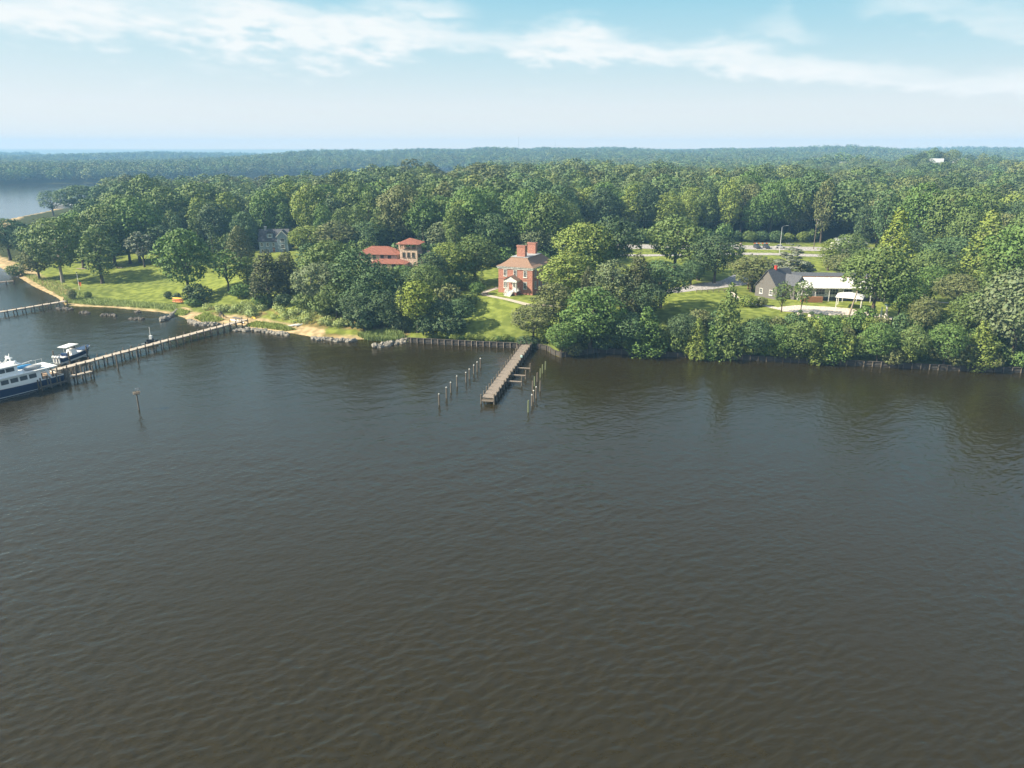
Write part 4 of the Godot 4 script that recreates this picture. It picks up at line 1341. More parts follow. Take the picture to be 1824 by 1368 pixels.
	for k in 3:
		var pl := thing("planter", ["square planter box on the terrace, nearest the grey gable", "square planter box on the terrace, middle of three", "square planter box on the terrace, nearest the pavilion"][k], "planter", Vector3(spots[k].x, spots[k].y, spots[k].z), 0.2, "terrace planters")
		g = G.new()
		g.box(Vector3(0, 0.3, 0), Vector3(1.2, 0.8, 1.2))
		part(pl, "box", g, M.paving)
		var leaf: MeshInstance3D = part(pl, "plant", KIND.shrub[k][0], M.leaf_deep, Vector3(0, 0.6, 0))
		leaf.scale = Vector3(0.22, 0.2, 0.22)
	# the shed by the driveway, the white house in the woods, the far houses
	var s := Vector3(65.0, 7.06, -262.4)
	simple_house("shed", "small weathered grey shed among trees behind the driveway", Vector3(s.x, s.y, s.z), 0.5, 5.0, 4.0, 2.8, 1.8, "grey_shake", "wood_grey", 2)
	s = Vector3(76.6, 7.00, -230.6)
	o = thing("timber_frame", "unfinished brown timber frame under the round olive tree", "timber frame", Vector3(s.x, s.y, s.z), 0.15)
	for k in 4:
		g = G.new()
		g.box(Vector3(-2.4 + k * 1.6, 1.2, 0), Vector3(0.2, 2.6, 0.2))
		part(o, "post", g, M.wood_red)
	for k in 5:
		g = G.new()
		g.box(Vector3(0, 0.35 + k * 0.5, 0.16), Vector3(5.4, 0.24, 0.12))
		part(o, "rail", g, M.wood_red)
	s = Vector3(162.8, 7.46, -303.0)
	simple_house("gabled_house", "white gabled house deep in the right-hand woods", Vector3(s.x, s.y, s.z), -0.2, 15.0, 9.0, 5.6, 3.4, "white_wall", "flashing", 5, "", 2)
	s = Vector3(144.2, 7.62, -319.4)
	simple_house("gabled_house", "low white house between trees beyond the road's right end", Vector3(s.x, s.y, s.z), 0.1, 12.0, 8.0, 3.0, 2.2, "white_wall", "flashing", 4)
	s = Vector3(-64.3, 7.26, -350.4)
	simple_house("gabled_house", "white-walled house showing behind the stucco house's left roof", Vector3(s.x, s.y + 5.0, s.z), 0.3, 10.0, 8.0, 5.0, 3.0, "white_wall", "slate", 3)
	var far := [[1664, 330, 14.0, "white_wall", "flashing", "pale-roofed white house standing out highest on the far right hillside"], [1696, 328, 13.0, "white_wall", "flashing", "pale house just right of the highest white house on the far hillside"], [1795, 350, 22.0, "blue_wall", "slate", "blue-grey house at the far right among trees"], [1757, 336, 8.0, "stucco", "clay_tile", "small tan house left of the blue-grey far house"], [1450, 326, 12.0, "white_wall", "flashing", "small pale house far beyond the tall woods"], [1485, 322, 10.0, "white_wall", "slate", "tiny pale house far beyond the tall woods, right of another"]]
	for k in far.size():
		var e: Array = far[k]
		var f := Vector3(KNOLLS[k][0], 0, KNOLLS[k][1])
		simple_house("distant_house", e[5], on(f.x, f.z), 0.25 * (k - 2), e[2], 8.0, 6.0, 4.0, e[3], e[4], 4)

# ---------------------------------------------------------------- piers
var pile_mesh := {}
func pile_shape(h: float, r := 0.15, below := 2.2) -> ArrayMesh:
	var key := "%.2f %.2f" % [h, r]
	if not pile_mesh.has(key):
		var g := G.new()
		g.tube([Vector3(0, -below, 0), Vector3(0, h * 0.5, 0), Vector3(0, h, 0)], [r * 1.08, r, r * 0.93], 9)
		pile_mesh[key] = g.mesh()
	return pile_mesh[key]

func deck_section(w: float, l: float, boards: int) -> ArrayMesh:
	var key := "deck %.2f %.2f" % [w, l]
	if not pile_mesh.has(key):
		var g := G.new()
		for k in boards:
			g.box(Vector3(0, 0, -l / 2 + l * (k + 0.5) / boards), Vector3(w, 0.05, l / boards - 0.02))
		g.box(Vector3(-w / 2 + 0.1, -0.125, 0), Vector3(0.1, 0.2, l)); g.box(Vector3(w / 2 - 0.1, -0.125, 0), Vector3(0.1, 0.2, l))
		pile_mesh[key] = g.mesh()
	return pile_mesh[key]

func pier(called: String, label: String, a: Vector3, b: Vector3, deck: float, w: float, step: float, rise: float, deck_mat: String, pile_mat: String, bow := 0.0) -> Node3D:
	var run := Vector3(b.x - a.x, 0, b.z - a.z)
	var l := run.length()
	var o := thing(called, label, "pier", Vector3(a.x, 0, a.z), atan2(run.x, run.z))
	var n := int(round(l / step))
	var s := l / n
	var r := RandomNumberGenerator.new()
	r.seed = int(l * 100)
	for k in n:
		var y := deck + r.randf_range(-0.035, 0.035) + bow * sin(PI * k / n)
		var sec := part(o, "deck_section", deck_section(w, s - 0.03, 14), M[deck_mat], Vector3(0, y, s * (k + 0.5)))
		sec.rotation.z = r.randf_range(-0.012, 0.012)
		sec.rotation.x = r.randf_range(-0.01, 0.01)
	for k in n + 1:
		for e in [-1.0, 1.0]:
			var h: float = deck + rise * r.randf_range(0.75, 1.2)
			part(o, "pile", pile_shape(snappedf(h, 0.2)), M[pile_mat], Vector3(e * (w / 2 + 0.16), 0, s * k))
		var g := G.new()
		g.box(Vector3(0, deck - 0.36, s * k), Vector3(w + 0.5, 0.22, 0.14))
		part(o, "cross_beam", g, M[pile_mat])
	return o

func lone_pile(label: String, at: Vector3, h: float, group: String, m := "wood_pile", cap := true, r := 0.16):
	var o := thing("mooring_pile", label, "pile", Vector3(at.x, 0, at.z), at.x, group)
	part(o, "shaft", pile_shape(h, r), M[m])
	if cap:
		var g := G.new()
		g.tube([Vector3(0, h - 0.02, 0), Vector3(0, h + 0.04, 0), Vector3(0, h + 0.2, 0)], [r * 1.12, r * 1.12, 0.02], 9)
		part(o, "cap", g, M.pile_cap)

const ORD := ["first", "second", "third", "fourth", "fifth", "sixth", "seventh", "eighth", "ninth", "tenth", "eleventh", "twelfth"]

func build_piers():
	# the old grey pier below the brick house
	var o := pier("wooden_pier", "weathered grey wooden pier running out from below the brick house", Vector3(-4.9, 0, -140.6), Vector3(4.6, 0, -187.6), 1.35, 2.35, 2.35, 0.75, "wood_grey", "wood_pile")
	var g := G.new()
	g.bar(Vector3(-1.2, 0.75, -0.12), Vector3(1.2, 0.75, -0.12), 0.1, 0.28)
	part(o, "end_brace", g, M.wood_grey)
	g = G.new()
	g.box(Vector3(-1.05, 1.62, 31.0), Vector3(0.5, 0.5, 0.4))
	part(o, "utility_box", g, M.verdigris)
	for z in [13.5, 18.2, 24.0]:
		g = G.new()
		g.box(Vector3(-2.9, 0.85, z), Vector3(3.2, 0.1, 0.5))
		g.box(Vector3(-2.9, 0.74, z - 0.16), Vector3(3.2, 0.14, 0.06)); g.box(Vector3(-2.9, 0.74, z + 0.16), Vector3(3.2, 0.14, 0.06))
		var cw := part(o, "catwalk", g, M.wood_grey)
		part(cw, "pile", pile_shape(2.1), M.wood_pile, Vector3(-4.45, 0, z))
	var left := [Vector3(-14.6, 0, -140.0), Vector3(-13.5, 0, -144.4), Vector3(-12.9, 0, -148.1), Vector3(-11.9, 0, -152.4), Vector3(-10.1, 0, -155.1), Vector3(-9.5, 0, -157.8), Vector3(-8.7, 0, -161.5), Vector3(-8.0, 0, -163.4), Vector3(-7.4, 0, -166.6)]
	for k in left.size():
		lone_pile("white-capped mooring pile left of the grey pier, %s from its river end" % ORD[k], left[k], [2.35, 2.3, 2.2, 2.3, 2.3, 2.25, 2.1, 2.3, 2.25][k], "mooring piles left of the grey pier", "wood_pile")
	var right := [Vector3(3.2, 0, -135.7), Vector3(4.0, 0, -139.6), Vector3(4.4, 0, -142.0), Vector3(5.0, 0, -144.4), Vector3(4.4, 0, -149.3), Vector3(6.0, 0, -149.0), Vector3(4.9, 0, -152.6), Vector3(5.6, 0, -155.8), Vector3(6.4, 0, -158.9), Vector3(7.0, 0, -162.1), Vector3(7.8, 0, -165.1)]
	for k in right.size():
		lone_pile("mooring pile right of the grey pier, %s from its river end" % ORD[k], right[k], [2.5, 2.3, 2.4, 2.4, 2.2, 2.3, 2.1, 2.1, 2.1, 2.1, 2.0][k], "mooring piles right of the grey pier", "wood_green" if k in [0, 6, 8, 9, 10] else "wood_pile", k in [1, 2, 3])
	# the long pale pier with the boats
	var a := Vector3(-78.1, 1.6, -211.2)
	var b := Vector3(-103.4, 1.6, -159.6)
	pier("wooden_pier", "long pale pier crossing the cove to the moored boats", a, b, 1.55, 1.9, 2.3, 0.55, "wood_pale", "wood_pile")
	pier("wooden_pier", "short finger dock beside the yacht's stern", Vector3(-98.1, 1.3, -155.2), Vector3(-94.9, 1.3, -159.5), 1.3, 1.2, 1.9, 1.7, "wood_pale", "wood_pile")
	pier("wooden_pier", "low dark catwalk along the yacht's hull", Vector3(-100.6, 0.6, -149.7), Vector3(-97.7, 0.6, -155.0), 0.6, 0.8, 2.2, 1.9, "wood_pile", "wood_pile")
	pier("wooden_pier", "pale pier reaching out of the left edge from the rough grass", Vector3(-147.5, 1.3, -240.4), Vector3(-160.9, 1.3, -217.9), 1.3, 1.8, 2.6, 0.5, "wood_pale", "wood_pile")
	pier("wooden_pier", "small dock stub at the left beach's far end", Vector3(-191.5, 0.9, -282.0), Vector3(-198.9, 0.9, -275.8), 0.9, 1.8, 2.6, 0.3, "wood_grey", "wood_pile")
	lone_pile("dark pile standing alone before the long pale pier, left of two", Vector3(-92.6, 0, -166.4), 3.4, "piles before the long pier", "wood_pile", false)
	lone_pile("dark pile standing alone before the long pale pier, right of two", Vector3(-90.7, 0, -172.2), 3.0, "piles before the long pier", "wood_pile", false)
	var dol := [Vector3(-103.4, 0, -148.5), Vector3(-102.4, 0, -149.8), Vector3(-101.2, 0, -151.8), Vector3(-99.9, 0, -153.6)]
	for k in dol.size():
		lone_pile("tall pile against the yacht's hull, %s from the left edge" % ORD[k], dol[k], 3.1, "piles along the yacht", "wood_pile", k == 0)
	# osprey platform
	var nest := Vector3(-73.6, 0, -137.2)
	o = thing("nest_platform", "lone pole in open water carrying a bird nest platform", "nest platform", Vector3(nest.x, 0, nest.z), 0.4)
	part(o, "pole", pile_shape(3.4, 0.14), M.wood_pile)
	g = G.new()
	for k in 5: g.box(Vector3(-0.5 + k * 0.25, 3.42, 0), Vector3(0.2, 0.05, 1.25))
	g.box(Vector3(0, 3.36, -0.45), Vector3(1.25, 0.08, 0.08)); g.box(Vector3(0, 3.36, 0.45), Vector3(1.25, 0.08, 0.08))
	part(o, "platform", g, M.wood_grey)
	g = G.new()
	rng.seed = 5
	for k in 90:
		var q := rng.randf() * TAU
		var d := rng.randf_range(0.25, 0.65)
		var m := Vector3(cos(q) * d, 3.5 + rng.randf() * 0.22, sin(q) * d)
		var t := Vector3(-sin(q) + rng.randfn() * 0.5, rng.randfn() * 0.2, cos(q) + rng.randfn() * 0.5).normalized() * rng.randf_range(0.2, 0.45)
		g.bar(m - t, m + t, 0.025, 0.025)
	part(o, "nest", g, M.bark_dead)
	g = G.new()
	g.bar(Vector3(0.2, 3.4, 0), Vector3(0.2, 4.4, 0), 0.06, 0.06); g.box(Vector3(0.2, 4.3, 0), Vector3(0.7, 0.3, 0.05))
	part(o, "marker_board", g, M.white_wall)

func bulkhead(label: String, pts: Array, top: float, every: float, pile_mat := "wood_grey"):
	var o := thing("bulkhead", label, "bulkhead", Vector3(pts[0].x, 0, pts[0].z))
	var g := G.new()
	var cap := G.new()
	var org := Vector3(pts[0].x, 0, pts[0].z)
	var piles := []
	for k in pts.size() - 1:
		var a: Vector3 = pts[k] - org
		var b: Vector3 = pts[k + 1] - org
		var dir := (b - a).normalized()
		g.bar(Vector3(a.x, top / 2 - 0.8, a.z), Vector3(b.x, top / 2 - 0.8, b.z), 0.16, top + 1.6)
		cap.bar(Vector3(a.x, top + 0.05, a.z), Vector3(b.x, top + 0.05, b.z), 0.42, 0.1)
		var outer := Vector3(-dir.z, 0, dir.x)
		if outer.z < 0: outer = -outer
		var l := a.distance_to(b)
		var t := every * 0.5
		while t < l:
			piles.append(a + dir * t + outer * 0.2)
			t += every
	part(o, "wall", g, M.wood_wall)
	part(o, "cap", cap, M.wood_wall)
	for p in piles: part(o, "pile", pile_shape(snappedf(top + 0.12, 0.1), 0.12), M[pile_mat], Vector3(p.x, 0, p.z))
	# horizontal waler
	g = G.new()
	for k in pts.size() - 1:
		var a: Vector3 = pts[k] - org
		var b: Vector3 = pts[k + 1] - org
		g.bar(Vector3(a.x, 0.45, a.z + 0.13), Vector3(b.x, 0.45, b.z + 0.13), 0.12, 0.16)
	part(o, "waler", g, M.wood_wall)

func build_shore_works():
	var l := []
	for x in [-27.6, -22.0, -16.5, -10.0, -4.7, 2.6]: l.append(Vector3(x, 0, shore(x) + 0.1))
	bulkhead("grey timber bulkhead along the foot of the house lawn", l, 1.3, 1.75)
	l = []
	for x in [6.4, 9.0, 10.3, 12.2, 18.0, 21.0, 26.6, 40.0, 53.3, 66.2, 78.7, 90.9, 102.8, 117.8, 134.0]: l.append(Vector3(x, 0, shore(x) + 0.1))
	bulkhead("dark timber bulkhead under the overgrown right bank", l, 1.2, 1.9, "wood_pile")
	# stone breakwaters
	var works := [
		["stone breakwater joining the left end of the bulkhead", [Vector3(-35.8, 0, -185.2), Vector3(-32.8, 0, -188.1), Vector3(-28.3, 0, -191.7)], 46, 0.95],
		["stone breakwater in front of the reeds", [Vector3(-54.2, 0, -194.8), Vector3(-48.5, 0, -192.3), Vector3(-42.1, 0, -191.7)], 44, 0.8],
		["long stone breakwater before the middle marsh grass", [Vector3(-78.9, 0, -204.5), Vector3(-72.7, 0, -203.9), Vector3(-66.1, 0, -200.5), Vector3(-62.1, 0, -198.6)], 60, 0.85],
		["stone breakwater just left of the long pier's shore end", [Vector3(-96.1, 0, -215.3), Vector3(-92.3, 0, -211.6), Vector3(-85.4, 0, -210.9)], 40, 0.85],
		["stone groin running out from the left lawn", [Vector3(-105.2, 0, -216.8), Vector3(-104.2, 0, -219.1), Vector3(-106.0, 0, -229.7)], 40, 1.0],
		["low rubble heap in the cove, right of three", [Vector3(-116.1, 0, -219.1), Vector3(-111.3, 0, -218.3)], 18, 0.42],
		["low rubble heap in the cove, middle of three", [Vector3(-127.2, 0, -224.7), Vector3(-122.2, 0, -223.1)], 16, 0.42],
		["low rubble heap in the cove, left of three", [Vector3(-136.3, 0, -228.8), Vector3(-132.4, 0, -227.2)], 13, 0.42],
		["small rubble heap on the lawn's sandy edge", [Vector3(-119.1, 0, -228.8), Vector3(-117.3, 0, -228.8)], 9, 0.42],
		["rubble at the foot of the left pier", [Vector3(-147.0, 0, -234.0), Vector3(-141.4, 0, -233.1)], 18, 0.5],
	]
	var stones := []
	for k in 7:
		rng.seed = 700 + k
		var g := G.new()
		g.ball(Vector3.ZERO, Vector3(0.6, 0.42, 0.5), 4, 7)
		for i in g.v.size():
			var q := Vector3(snappedf(g.v[i].x, 0.01), snappedf(g.v[i].y, 0.01), snappedf(g.v[i].z, 0.01))
			g.v[i] *= 1.0 + 0.34 * sin(q.x * 9.1 + k) * cos(q.z * 7.7 + q.y * 5.0 + k * 2.0)
		var f := G.new()
		for i in range(0, g.ix.size(), 3):
			var a := g.v[g.ix[i]]
			var b := g.v[g.ix[i + 2]]
			var c := g.v[g.ix[i + 1]]
			if (b - a).cross(c - a).length() > 0.0005: f.tri(a, b, c)
		stones.append(f.mesh())
	rng.seed = 31
	for e in works:
		var pts: Array = e[1]
		var o := thing("breakwater", e[0], "breakwater", Vector3(pts[0].x, 0, pts[0].z))
		for k in e[2]:
			var f: float = (k + rng.randf()) / e[2] * (pts.size() - 1)
			var p: Vector3 = pts[int(f)].lerp(pts[mini(int(f) + 1, pts.size() - 1)], f - int(f)) - pts[0]
			var off := rng.randfn() * 0.55
			p += Vector3(off * 0.3, 0, off)
			var s: float = rng.randf_range(0.75, 1.5) * (0.75 + 0.35 * e[3])
			p.y = maxf(0.0, e[3] * (1.0 - absf(off) * 0.8) - 0.35) * rng.randf_range(0.3, 1.0)
			var st := part(o, "stone", stones[rng.randi() % 7], M.stone if e[3] > 0.6 else M.stone_dark, p)
			st.rotation = Vector3(rng.randf_range(-0.4, 0.4), rng.randf() * TAU, rng.randf_range(-0.4, 0.4))
			st.scale = Vector3(s, s * rng.randf_range(0.8, 1.2), s * rng.randf_range(0.8, 1.2))

# ---------------------------------------------------------------- boats
# a hull with its bow towards +Z; beam b, length l, freeboard f0 aft and f1 forward
func hull(g: G, l: float, b: float, f0: float, f1: float, draft: float, low := 0.0, high := 1.0, flare := 0.12):
	var rings := []
	for k in 15:
		var t := k / 14.0
		var w := b / 2 * (0.90 + 0.10 * smoothstep(0.0, 0.3, t)) * pow(maxf(1.0 - pow(maxf(t - 0.42, 0.0) / 0.58, 2.4), 0.0), 0.8)
		var top := lerpf(f0, f1, t * t)
		var z := l * t
		var ring := []
		for j in 4:
			var y := lerpf(-draft + (top + draft) * low, -draft + (top + draft) * high, j / 3.0)
			var h := (y + draft) / (top + draft)
			var ww := w * (0.72 + 0.28 * pow(h, 0.5)) * (1.0 + flare * t * h) + 0.01
			ring.append(Vector3(ww, y, z + 0.10 * l * t * t * (h - 0.6)))
		var whole := []
		for j in 4: whole.append(ring[j] * Vector3(1, 1, 1))
		rings.append(whole)
	for side in [1.0, -1.0]:
		var rr := []
		for r in rings:
			var q := []
			for p in r: q.append(Vector3(p.x * side, p.y, p.z))
			if side > 0: q.reverse()
			rr.append(q)
		rr.reverse() if false else null
		g.loft(rr)
	for j in 3:          # transom
		var r: Array = rings[0]
		g.quad(Vector3(r[j].x, r[j].y, 0), Vector3(-r[j].x, r[j].y, 0), Vector3(-r[j + 1].x, r[j + 1].y, 0), Vector3(r[j + 1].x, r[j + 1].y, 0))

func deck_plate(g: G, l: float, b: float, f0: float, f1: float, drop: float, from := 0.0, to := 1.0, shrink := 0.96):
	var prev := []
	for k in 13:
		var t := lerpf(from, to, k / 12.0)
		var w := b / 2 * (0.90 + 0.10 * smoothstep(0.0, 0.3, t)) * pow(maxf(1.0 - pow(maxf(t - 0.42, 0.0) / 0.58, 2.4), 0.0), 0.8) * shrink * (1.0 + 0.12 * t)
		var y := lerpf(f0, f1, t * t) - drop
		var z := l * t + 0.04 * l * t * t
		var now := [Vector3(w + 0.005, y, z), Vector3(-w - 0.005, y, z)]
		if prev: g.quad(prev[0], now[0], now[1], prev[1]) if false else g.quad(prev[1], prev[0], now[0], now[1])
		prev = now

# a deckhouse: a box whose front is raked, seen as four walls and a roof
func cabin(g: G, z0: float, z1: float, y0: float, y1: float, w0: float, w1: float, rake_front: float, rake_back := 0.0):
	var lo := [Vector3(-w0, y0, z0), Vector3(w0, y0, z0), Vector3(w0 * 0.82, y0, z1), Vector3(-w0 * 0.82, y0, z1)]
	var hi := [Vector3(-w1, y1, z0 + rake_back), Vector3(w1, y1, z0 + rake_back), Vector3(w1 * 0.82, y1, z1 - rake_front), Vector3(-w1 * 0.82, y1, z1 - rake_front)]
	for k in 4:
		var j := (k + 1) % 4
		g.quad(lo[j], lo[k], hi[k], hi[j])
	g.quad(hi[3], hi[2], hi[1], hi[0])

func pane_on(o: Node, called: String, a: Vector3, b: Vector3, c: Vector3, d: Vector3):
	var g := G.new()
	var n := (c - a).cross(d - b).normalized() * 0.03
	g.quad(a + n, b + n, c + n, d + n)
	g.quad(b - n, a - n, d - n, c - n)
	g.quad(a - n, b - n, b + n, a + n); g.quad(c - n, d - n, d + n, c + n)
	part(o, called, g, M.glass)

func build_yacht():
	var s := Vector3(-98.5, 0, -155.2)
	var t := Vector3(-105.1, 0, -143.4)
	var run := Vector3(t.x - s.x, 0, t.z - s.z).normalized()
	var side := Vector3(run.z, 0, -run.x)      # towards the left of the way ahead
	var at := Vector3(s.x, 0, s.z) - Vector3(-run.z, 0, run.x) * -2.75 * (1.0 if (-run.z) < 0 else 1.0)
	var L := 25.0
	var B := 5.9
	var o := thing("motor_yacht", "large motor yacht with navy hull and white decks at the left edge", "yacht", at, atan2(run.x, run.z))
	var g := G.new()
	hull(g, L, B, 1.75, 2.7, 1.2)
	part(o, "hull", g, M.hull_navy)
	g = G.new()
	hull(g, L + 0.02, B + 0.05, 1.75, 2.7, 1.2, 0.43, 0.46)
	part(o, "boot_stripe", g, M.gelcoat)
	g = G.new()
	hull(g, L + 0.03, B + 0.06, 1.95, 3.3, 1.2, 0.93, 1.0)
	part(o, "bulwark", g, M.gelcoat)
	g = G.new()
	deck_plate(g, L, B, 1.75, 2.7, 0.05)
	part(o, "deck", g, M.teak)
	g = G.new()
	cabin(g, 4.4, 17.6, 1.6, 4.0, 2.3, 2.15, 1.6, 0.1)
	part(o, "saloon", g, M.gelcoat)
	for e in [1.0, -1.0]:
		for k in 6:
			var z := 5.4 + k * 1.85
			var f0 := lerpf(2.28, 1.94, (z - 4.4) / 13.2)
			var f1 := lerpf(2.28, 1.94, (z + 1.45 - 4.4) / 13.2)
			var p := [Vector3(e * f0, 2.6, z), Vector3(e * f1, 2.6, z + 1.45), Vector3(e * (f1 - 0.08), 3.5, z + 1.45), Vector3(e * (f0 - 0.08), 3.5, z)]
			if e > 0: p.reverse()
			pane_on(o, "saloon_window", p[0], p[1], p[2], p[3])
	g = G.new()
	g.box(Vector3(0, 4.08, 8.6), Vector3(5.3, 0.16, 15.2))
	part(o, "boat_deck", g, M.gelcoat)
	g = G.new()
	cabin(g, 8.6, 15.4, 4.14, 6.0, 2.0, 1.8, 1.5, 0.2)
	part(o, "pilothouse", g, M.gelcoat)
	for e in [1.0, -1.0]:
		for k in 3:
			var z: float = [9.3, 11.1, 12.5][k]
			var z2: float = [10.9, 12.2, 13.9][k]
			var f0 := lerpf(1.93, 1.66, (z - 8.6) / 6.8)
			var f1 := lerpf(1.93, 1.66, (z2 - 8.6) / 6.8)
			var p := [Vector3(e * f0, 4.95, z), Vector3(e * f1, 4.95, z2), Vector3(e * (f1 - 0.08), 5.75, z2 - (0.6 if k == 2 else 0.0)), Vector3(e * (f0 - 0.08), 5.75, z)]
			if e > 0: p.reverse()
			pane_on(o, "pilothouse_window", p[0], p[1], p[2], p[3])
	for k in 3:
		var x := -1.4 + k * 0.95
		pane_on(o, "windscreen", Vector3(x, 4.95, 14.75), Vector3(x + 0.85, 4.95, 14.75), Vector3(x + 0.85, 5.8, 14.06), Vector3(x, 5.8, 14.06))
	g = G.new()
	g.box(Vector3(0, 6.08, 11.0), Vector3(4.3, 0.18, 6.6))
	g.box(Vector3(0, 6.2, 10.6), Vector3(3.4, 0.14, 4.8))
	part(o, "hardtop", g, M.gelcoat)
	g = G.new()
	g.bar(Vector3(-1.2, 6.2, 9.6), Vector3(-0.6, 7.4, 9.0), 0.18, 0.3); g.bar(Vector3(1.2, 6.2, 9.6), Vector3(0.6, 7.4, 9.0), 0.18, 0.3)
	g.box(Vector3(0, 7.4, 9.0), Vector3(1.8, 0.14, 0.6))
	g.bar(Vector3(0, 7.4, 9.0), Vector3(0, 8.3, 8.8), 0.09, 0.09)
	g.box(Vector3(0, 7.75, 9.2), Vector3(1.5, 0.12, 0.16))
	part(o, "radar_mast", g, M.gelcoat)
	for c in [Vector3(-1.3, 6.6, 10.4), Vector3(1.3, 6.55, 8.6)]:
		g = G.new()
		g.ball(c, Vector3(0.38, 0.45, 0.38), 6, 10)
		part(o, "radar_dome", g, M.gelcoat)
	g = G.new()
	g.ball(Vector3(-1.5, 4.5, 5.8), Vector3(0.42, 0.36, 1.9), 6, 10)
	part(o, "covered_kayak", g, M.blue_cover)
	g = G.new()
	g.ball(Vector3(0.9, 4.55, 5.2), Vector3(0.9, 0.5, 2.0), 6, 12)
	part(o, "tender", g, M.grey_rubber)
	g = G.new()
	g.bar(Vector3(0.1, 4.1, 7.9), Vector3(0.1, 5.4, 7.9), 0.14, 0.14); g.bar(Vector3(0.1, 5.4, 7.9), Vector3(0.5, 5.9, 4.9), 0.1, 0.12)
	part(o, "deck_crane", g, M.gelcoat)
	for e in [1.0, -1.0]:
		g = G.new()
		g.bar(Vector3(e * 2.3, 1.7, 2.6), Vector3(e * 2.3, 4.05, 3.4), 0.14, 0.5)
		part(o, "aft_pillar", g, M.gelcoat)
		g = G.new()
		g.bar(Vector3(e * 2.55, 5.0, 1.2), Vector3(e * 2.55, 5.0, 8.2), 0.05, 0.05)
		for k in 6: g.bar(Vector3(e * 2.55, 4.1, 1.3 + k * 1.35), Vector3(e * 2.55, 5.0, 1.3 + k * 1.35), 0.04, 0.04)
		part(o, "railing", g, M.steel)
	g = G.new()
	g.box(Vector3(0, 0.32, -0.7), Vector3(5.0, 0.16, 1.4))
	part(o, "swim_platform", g, M.teak)

func build_sport_boat():
	var s := Vector3(-107.8, 0.8, -168.6)
	var t := Vector3(-105.9, 0.8, -178.9)
	var run := Vector3(t.x - s.x, 0, t.z - s.z).normalized()
	var o := thing("sport_boat", "navy sport boat with a white hardtop raised on a lift", "boat", Vector3(s.x, 0.95, s.z), atan2(run.x, run.z))
	var L := 10.4
	var g := G.new()
	hull(g, L, 3.1, 0.95, 1.5, 0.55)
	part(o, "hull", g, M.hull_navy)
	g = G.new()
	hull(g, L + 0.02, 3.14, 0.95, 1.5, 0.55, 0.88, 1.02)
	part(o, "gunwale", g, M.gelcoat)
	g = G.new()
	hull(g, L - 0.1, 3.02, 0.95, 1.5, 0.62, 0.0, 0.36)
	part(o, "bottom", g, M.gelcoat)
	g = G.new()
	deck_plate(g, L, 3.0, 0.95, 1.5, 0.25, 0.0, 1.0, 0.94)
	part(o, "deck", g, M.gelcoat)
	g = G.new()
	deck_plate(g, L, 3.0, 0.95, 1.5, 0.02, 0.64, 0.93, 0.82)
	part(o, "bow_cushion", g, M.hull_navy)
	g = G.new()
	cabin(g, 3.6, 5.9, 0.7, 1.9, 0.75, 0.62, 0.7, 0.2)
	part(o, "console", g, M.gelcoat)
	pane_on(o, "windscreen", Vector3(-0.7, 1.9, 5.45), Vector3(0.7, 1.9, 5.45), Vector3(0.6, 2.75, 4.9), Vector3(-0.6, 2.75, 4.9))
	for e in [-0.85, 0.85]:
		for z in [3.2, 5.2]:
			g = G.new()
			g.tube([Vector3(e, 0.8, z), Vector3(e * 0.95, 2.85, z - 0.1)], [0.04, 0.04], 6)
			part(o, "top_post", g, M.steel)
	g = G.new()
	g.box(Vector3(0, 2.92, 3.8), Vector3(2.5, 0.12, 3.9))
	g.box(Vector3(0, 3.0, 3.8), Vector3(1.9, 0.1, 3.2))
	part(o, "hardtop", g, M.gelcoat)
	g = G.new()
	g.box(Vector3(0, 1.0, 2.3), Vector3(1.5, 0.9, 0.6))
	part(o, "helm_seat", g, M.hull_navy)
	for x in [-0.75, 0.0, 0.75]:
		g = G.new()
		g.ball(Vector3(x, 1.15, -0.4), Vector3(0.27, 0.42, 0.42), 6, 8)
		g.box(Vector3(x, 0.4, -0.4), Vector3(0.2, 1.3, 0.3))
		part(o, "outboard_motor", g, M.gelcoat)
	var li := thing("boat_lift", "timber boat lift carrying the navy sport boat", "boat lift", Vector3(s.x, 0, s.z), atan2(run.x, run.z))
	for e in [-2.1, 2.1]:
		for z in [1.2, 7.0]:
			part(li, "pile", pile_shape(3.2, 0.17), M.wood_pile, Vector3(e, 0, z))
	for z in [1.2, 7.0]:
		g = G.new()
		g.box(Vector3(0, 0.32, z), Vector3(4.2, 0.16, 0.22))
		part(li, "cradle_beam", g, M.steel)

func canoe(label: String, at: Vector3, turn: float, m: String, l := 4.6, called := "canoe", group := "", up := true):
	var o := thing(called, label, called, at, turn, group)
	var g := G.new()
	var rings := []
	for k in 11:
		var t := k / 10.0
		var w := 0.42 * pow(maxf(1.0 - pow(absf(2.0 * t - 1.0), 2.2), 0.0), 0.8) + 0.01
		var ring := []
		for j in 9:
			var a := PI * j / 8.0
			ring.append(Vector3(cos(a) * w, sin(a) * (0.16 + 0.24 * w) + 0.04 * absf(2.0 * t - 1.0), (t - 0.5) * l))
		rings.append(ring)
	g.loft(rings)
	var fl := G.new()
	for i in range(0, g.ix.size(), 3): fl.tri(g.v[g.ix[i]], g.v[g.ix[i + 1]], g.v[g.ix[i + 2]])
	part(o, "hull", fl, M[m])
	g = G.new()
	g.box(Vector3(0, 0.0, 0), Vector3(0.5, 0.06, l * 0.45)); g.bar(Vector3(0, 0.27, -l * 0.3), Vector3(0, 0.27, l * 0.3), 0.05, 0.05)
	part(o, "keel", g, M[m])

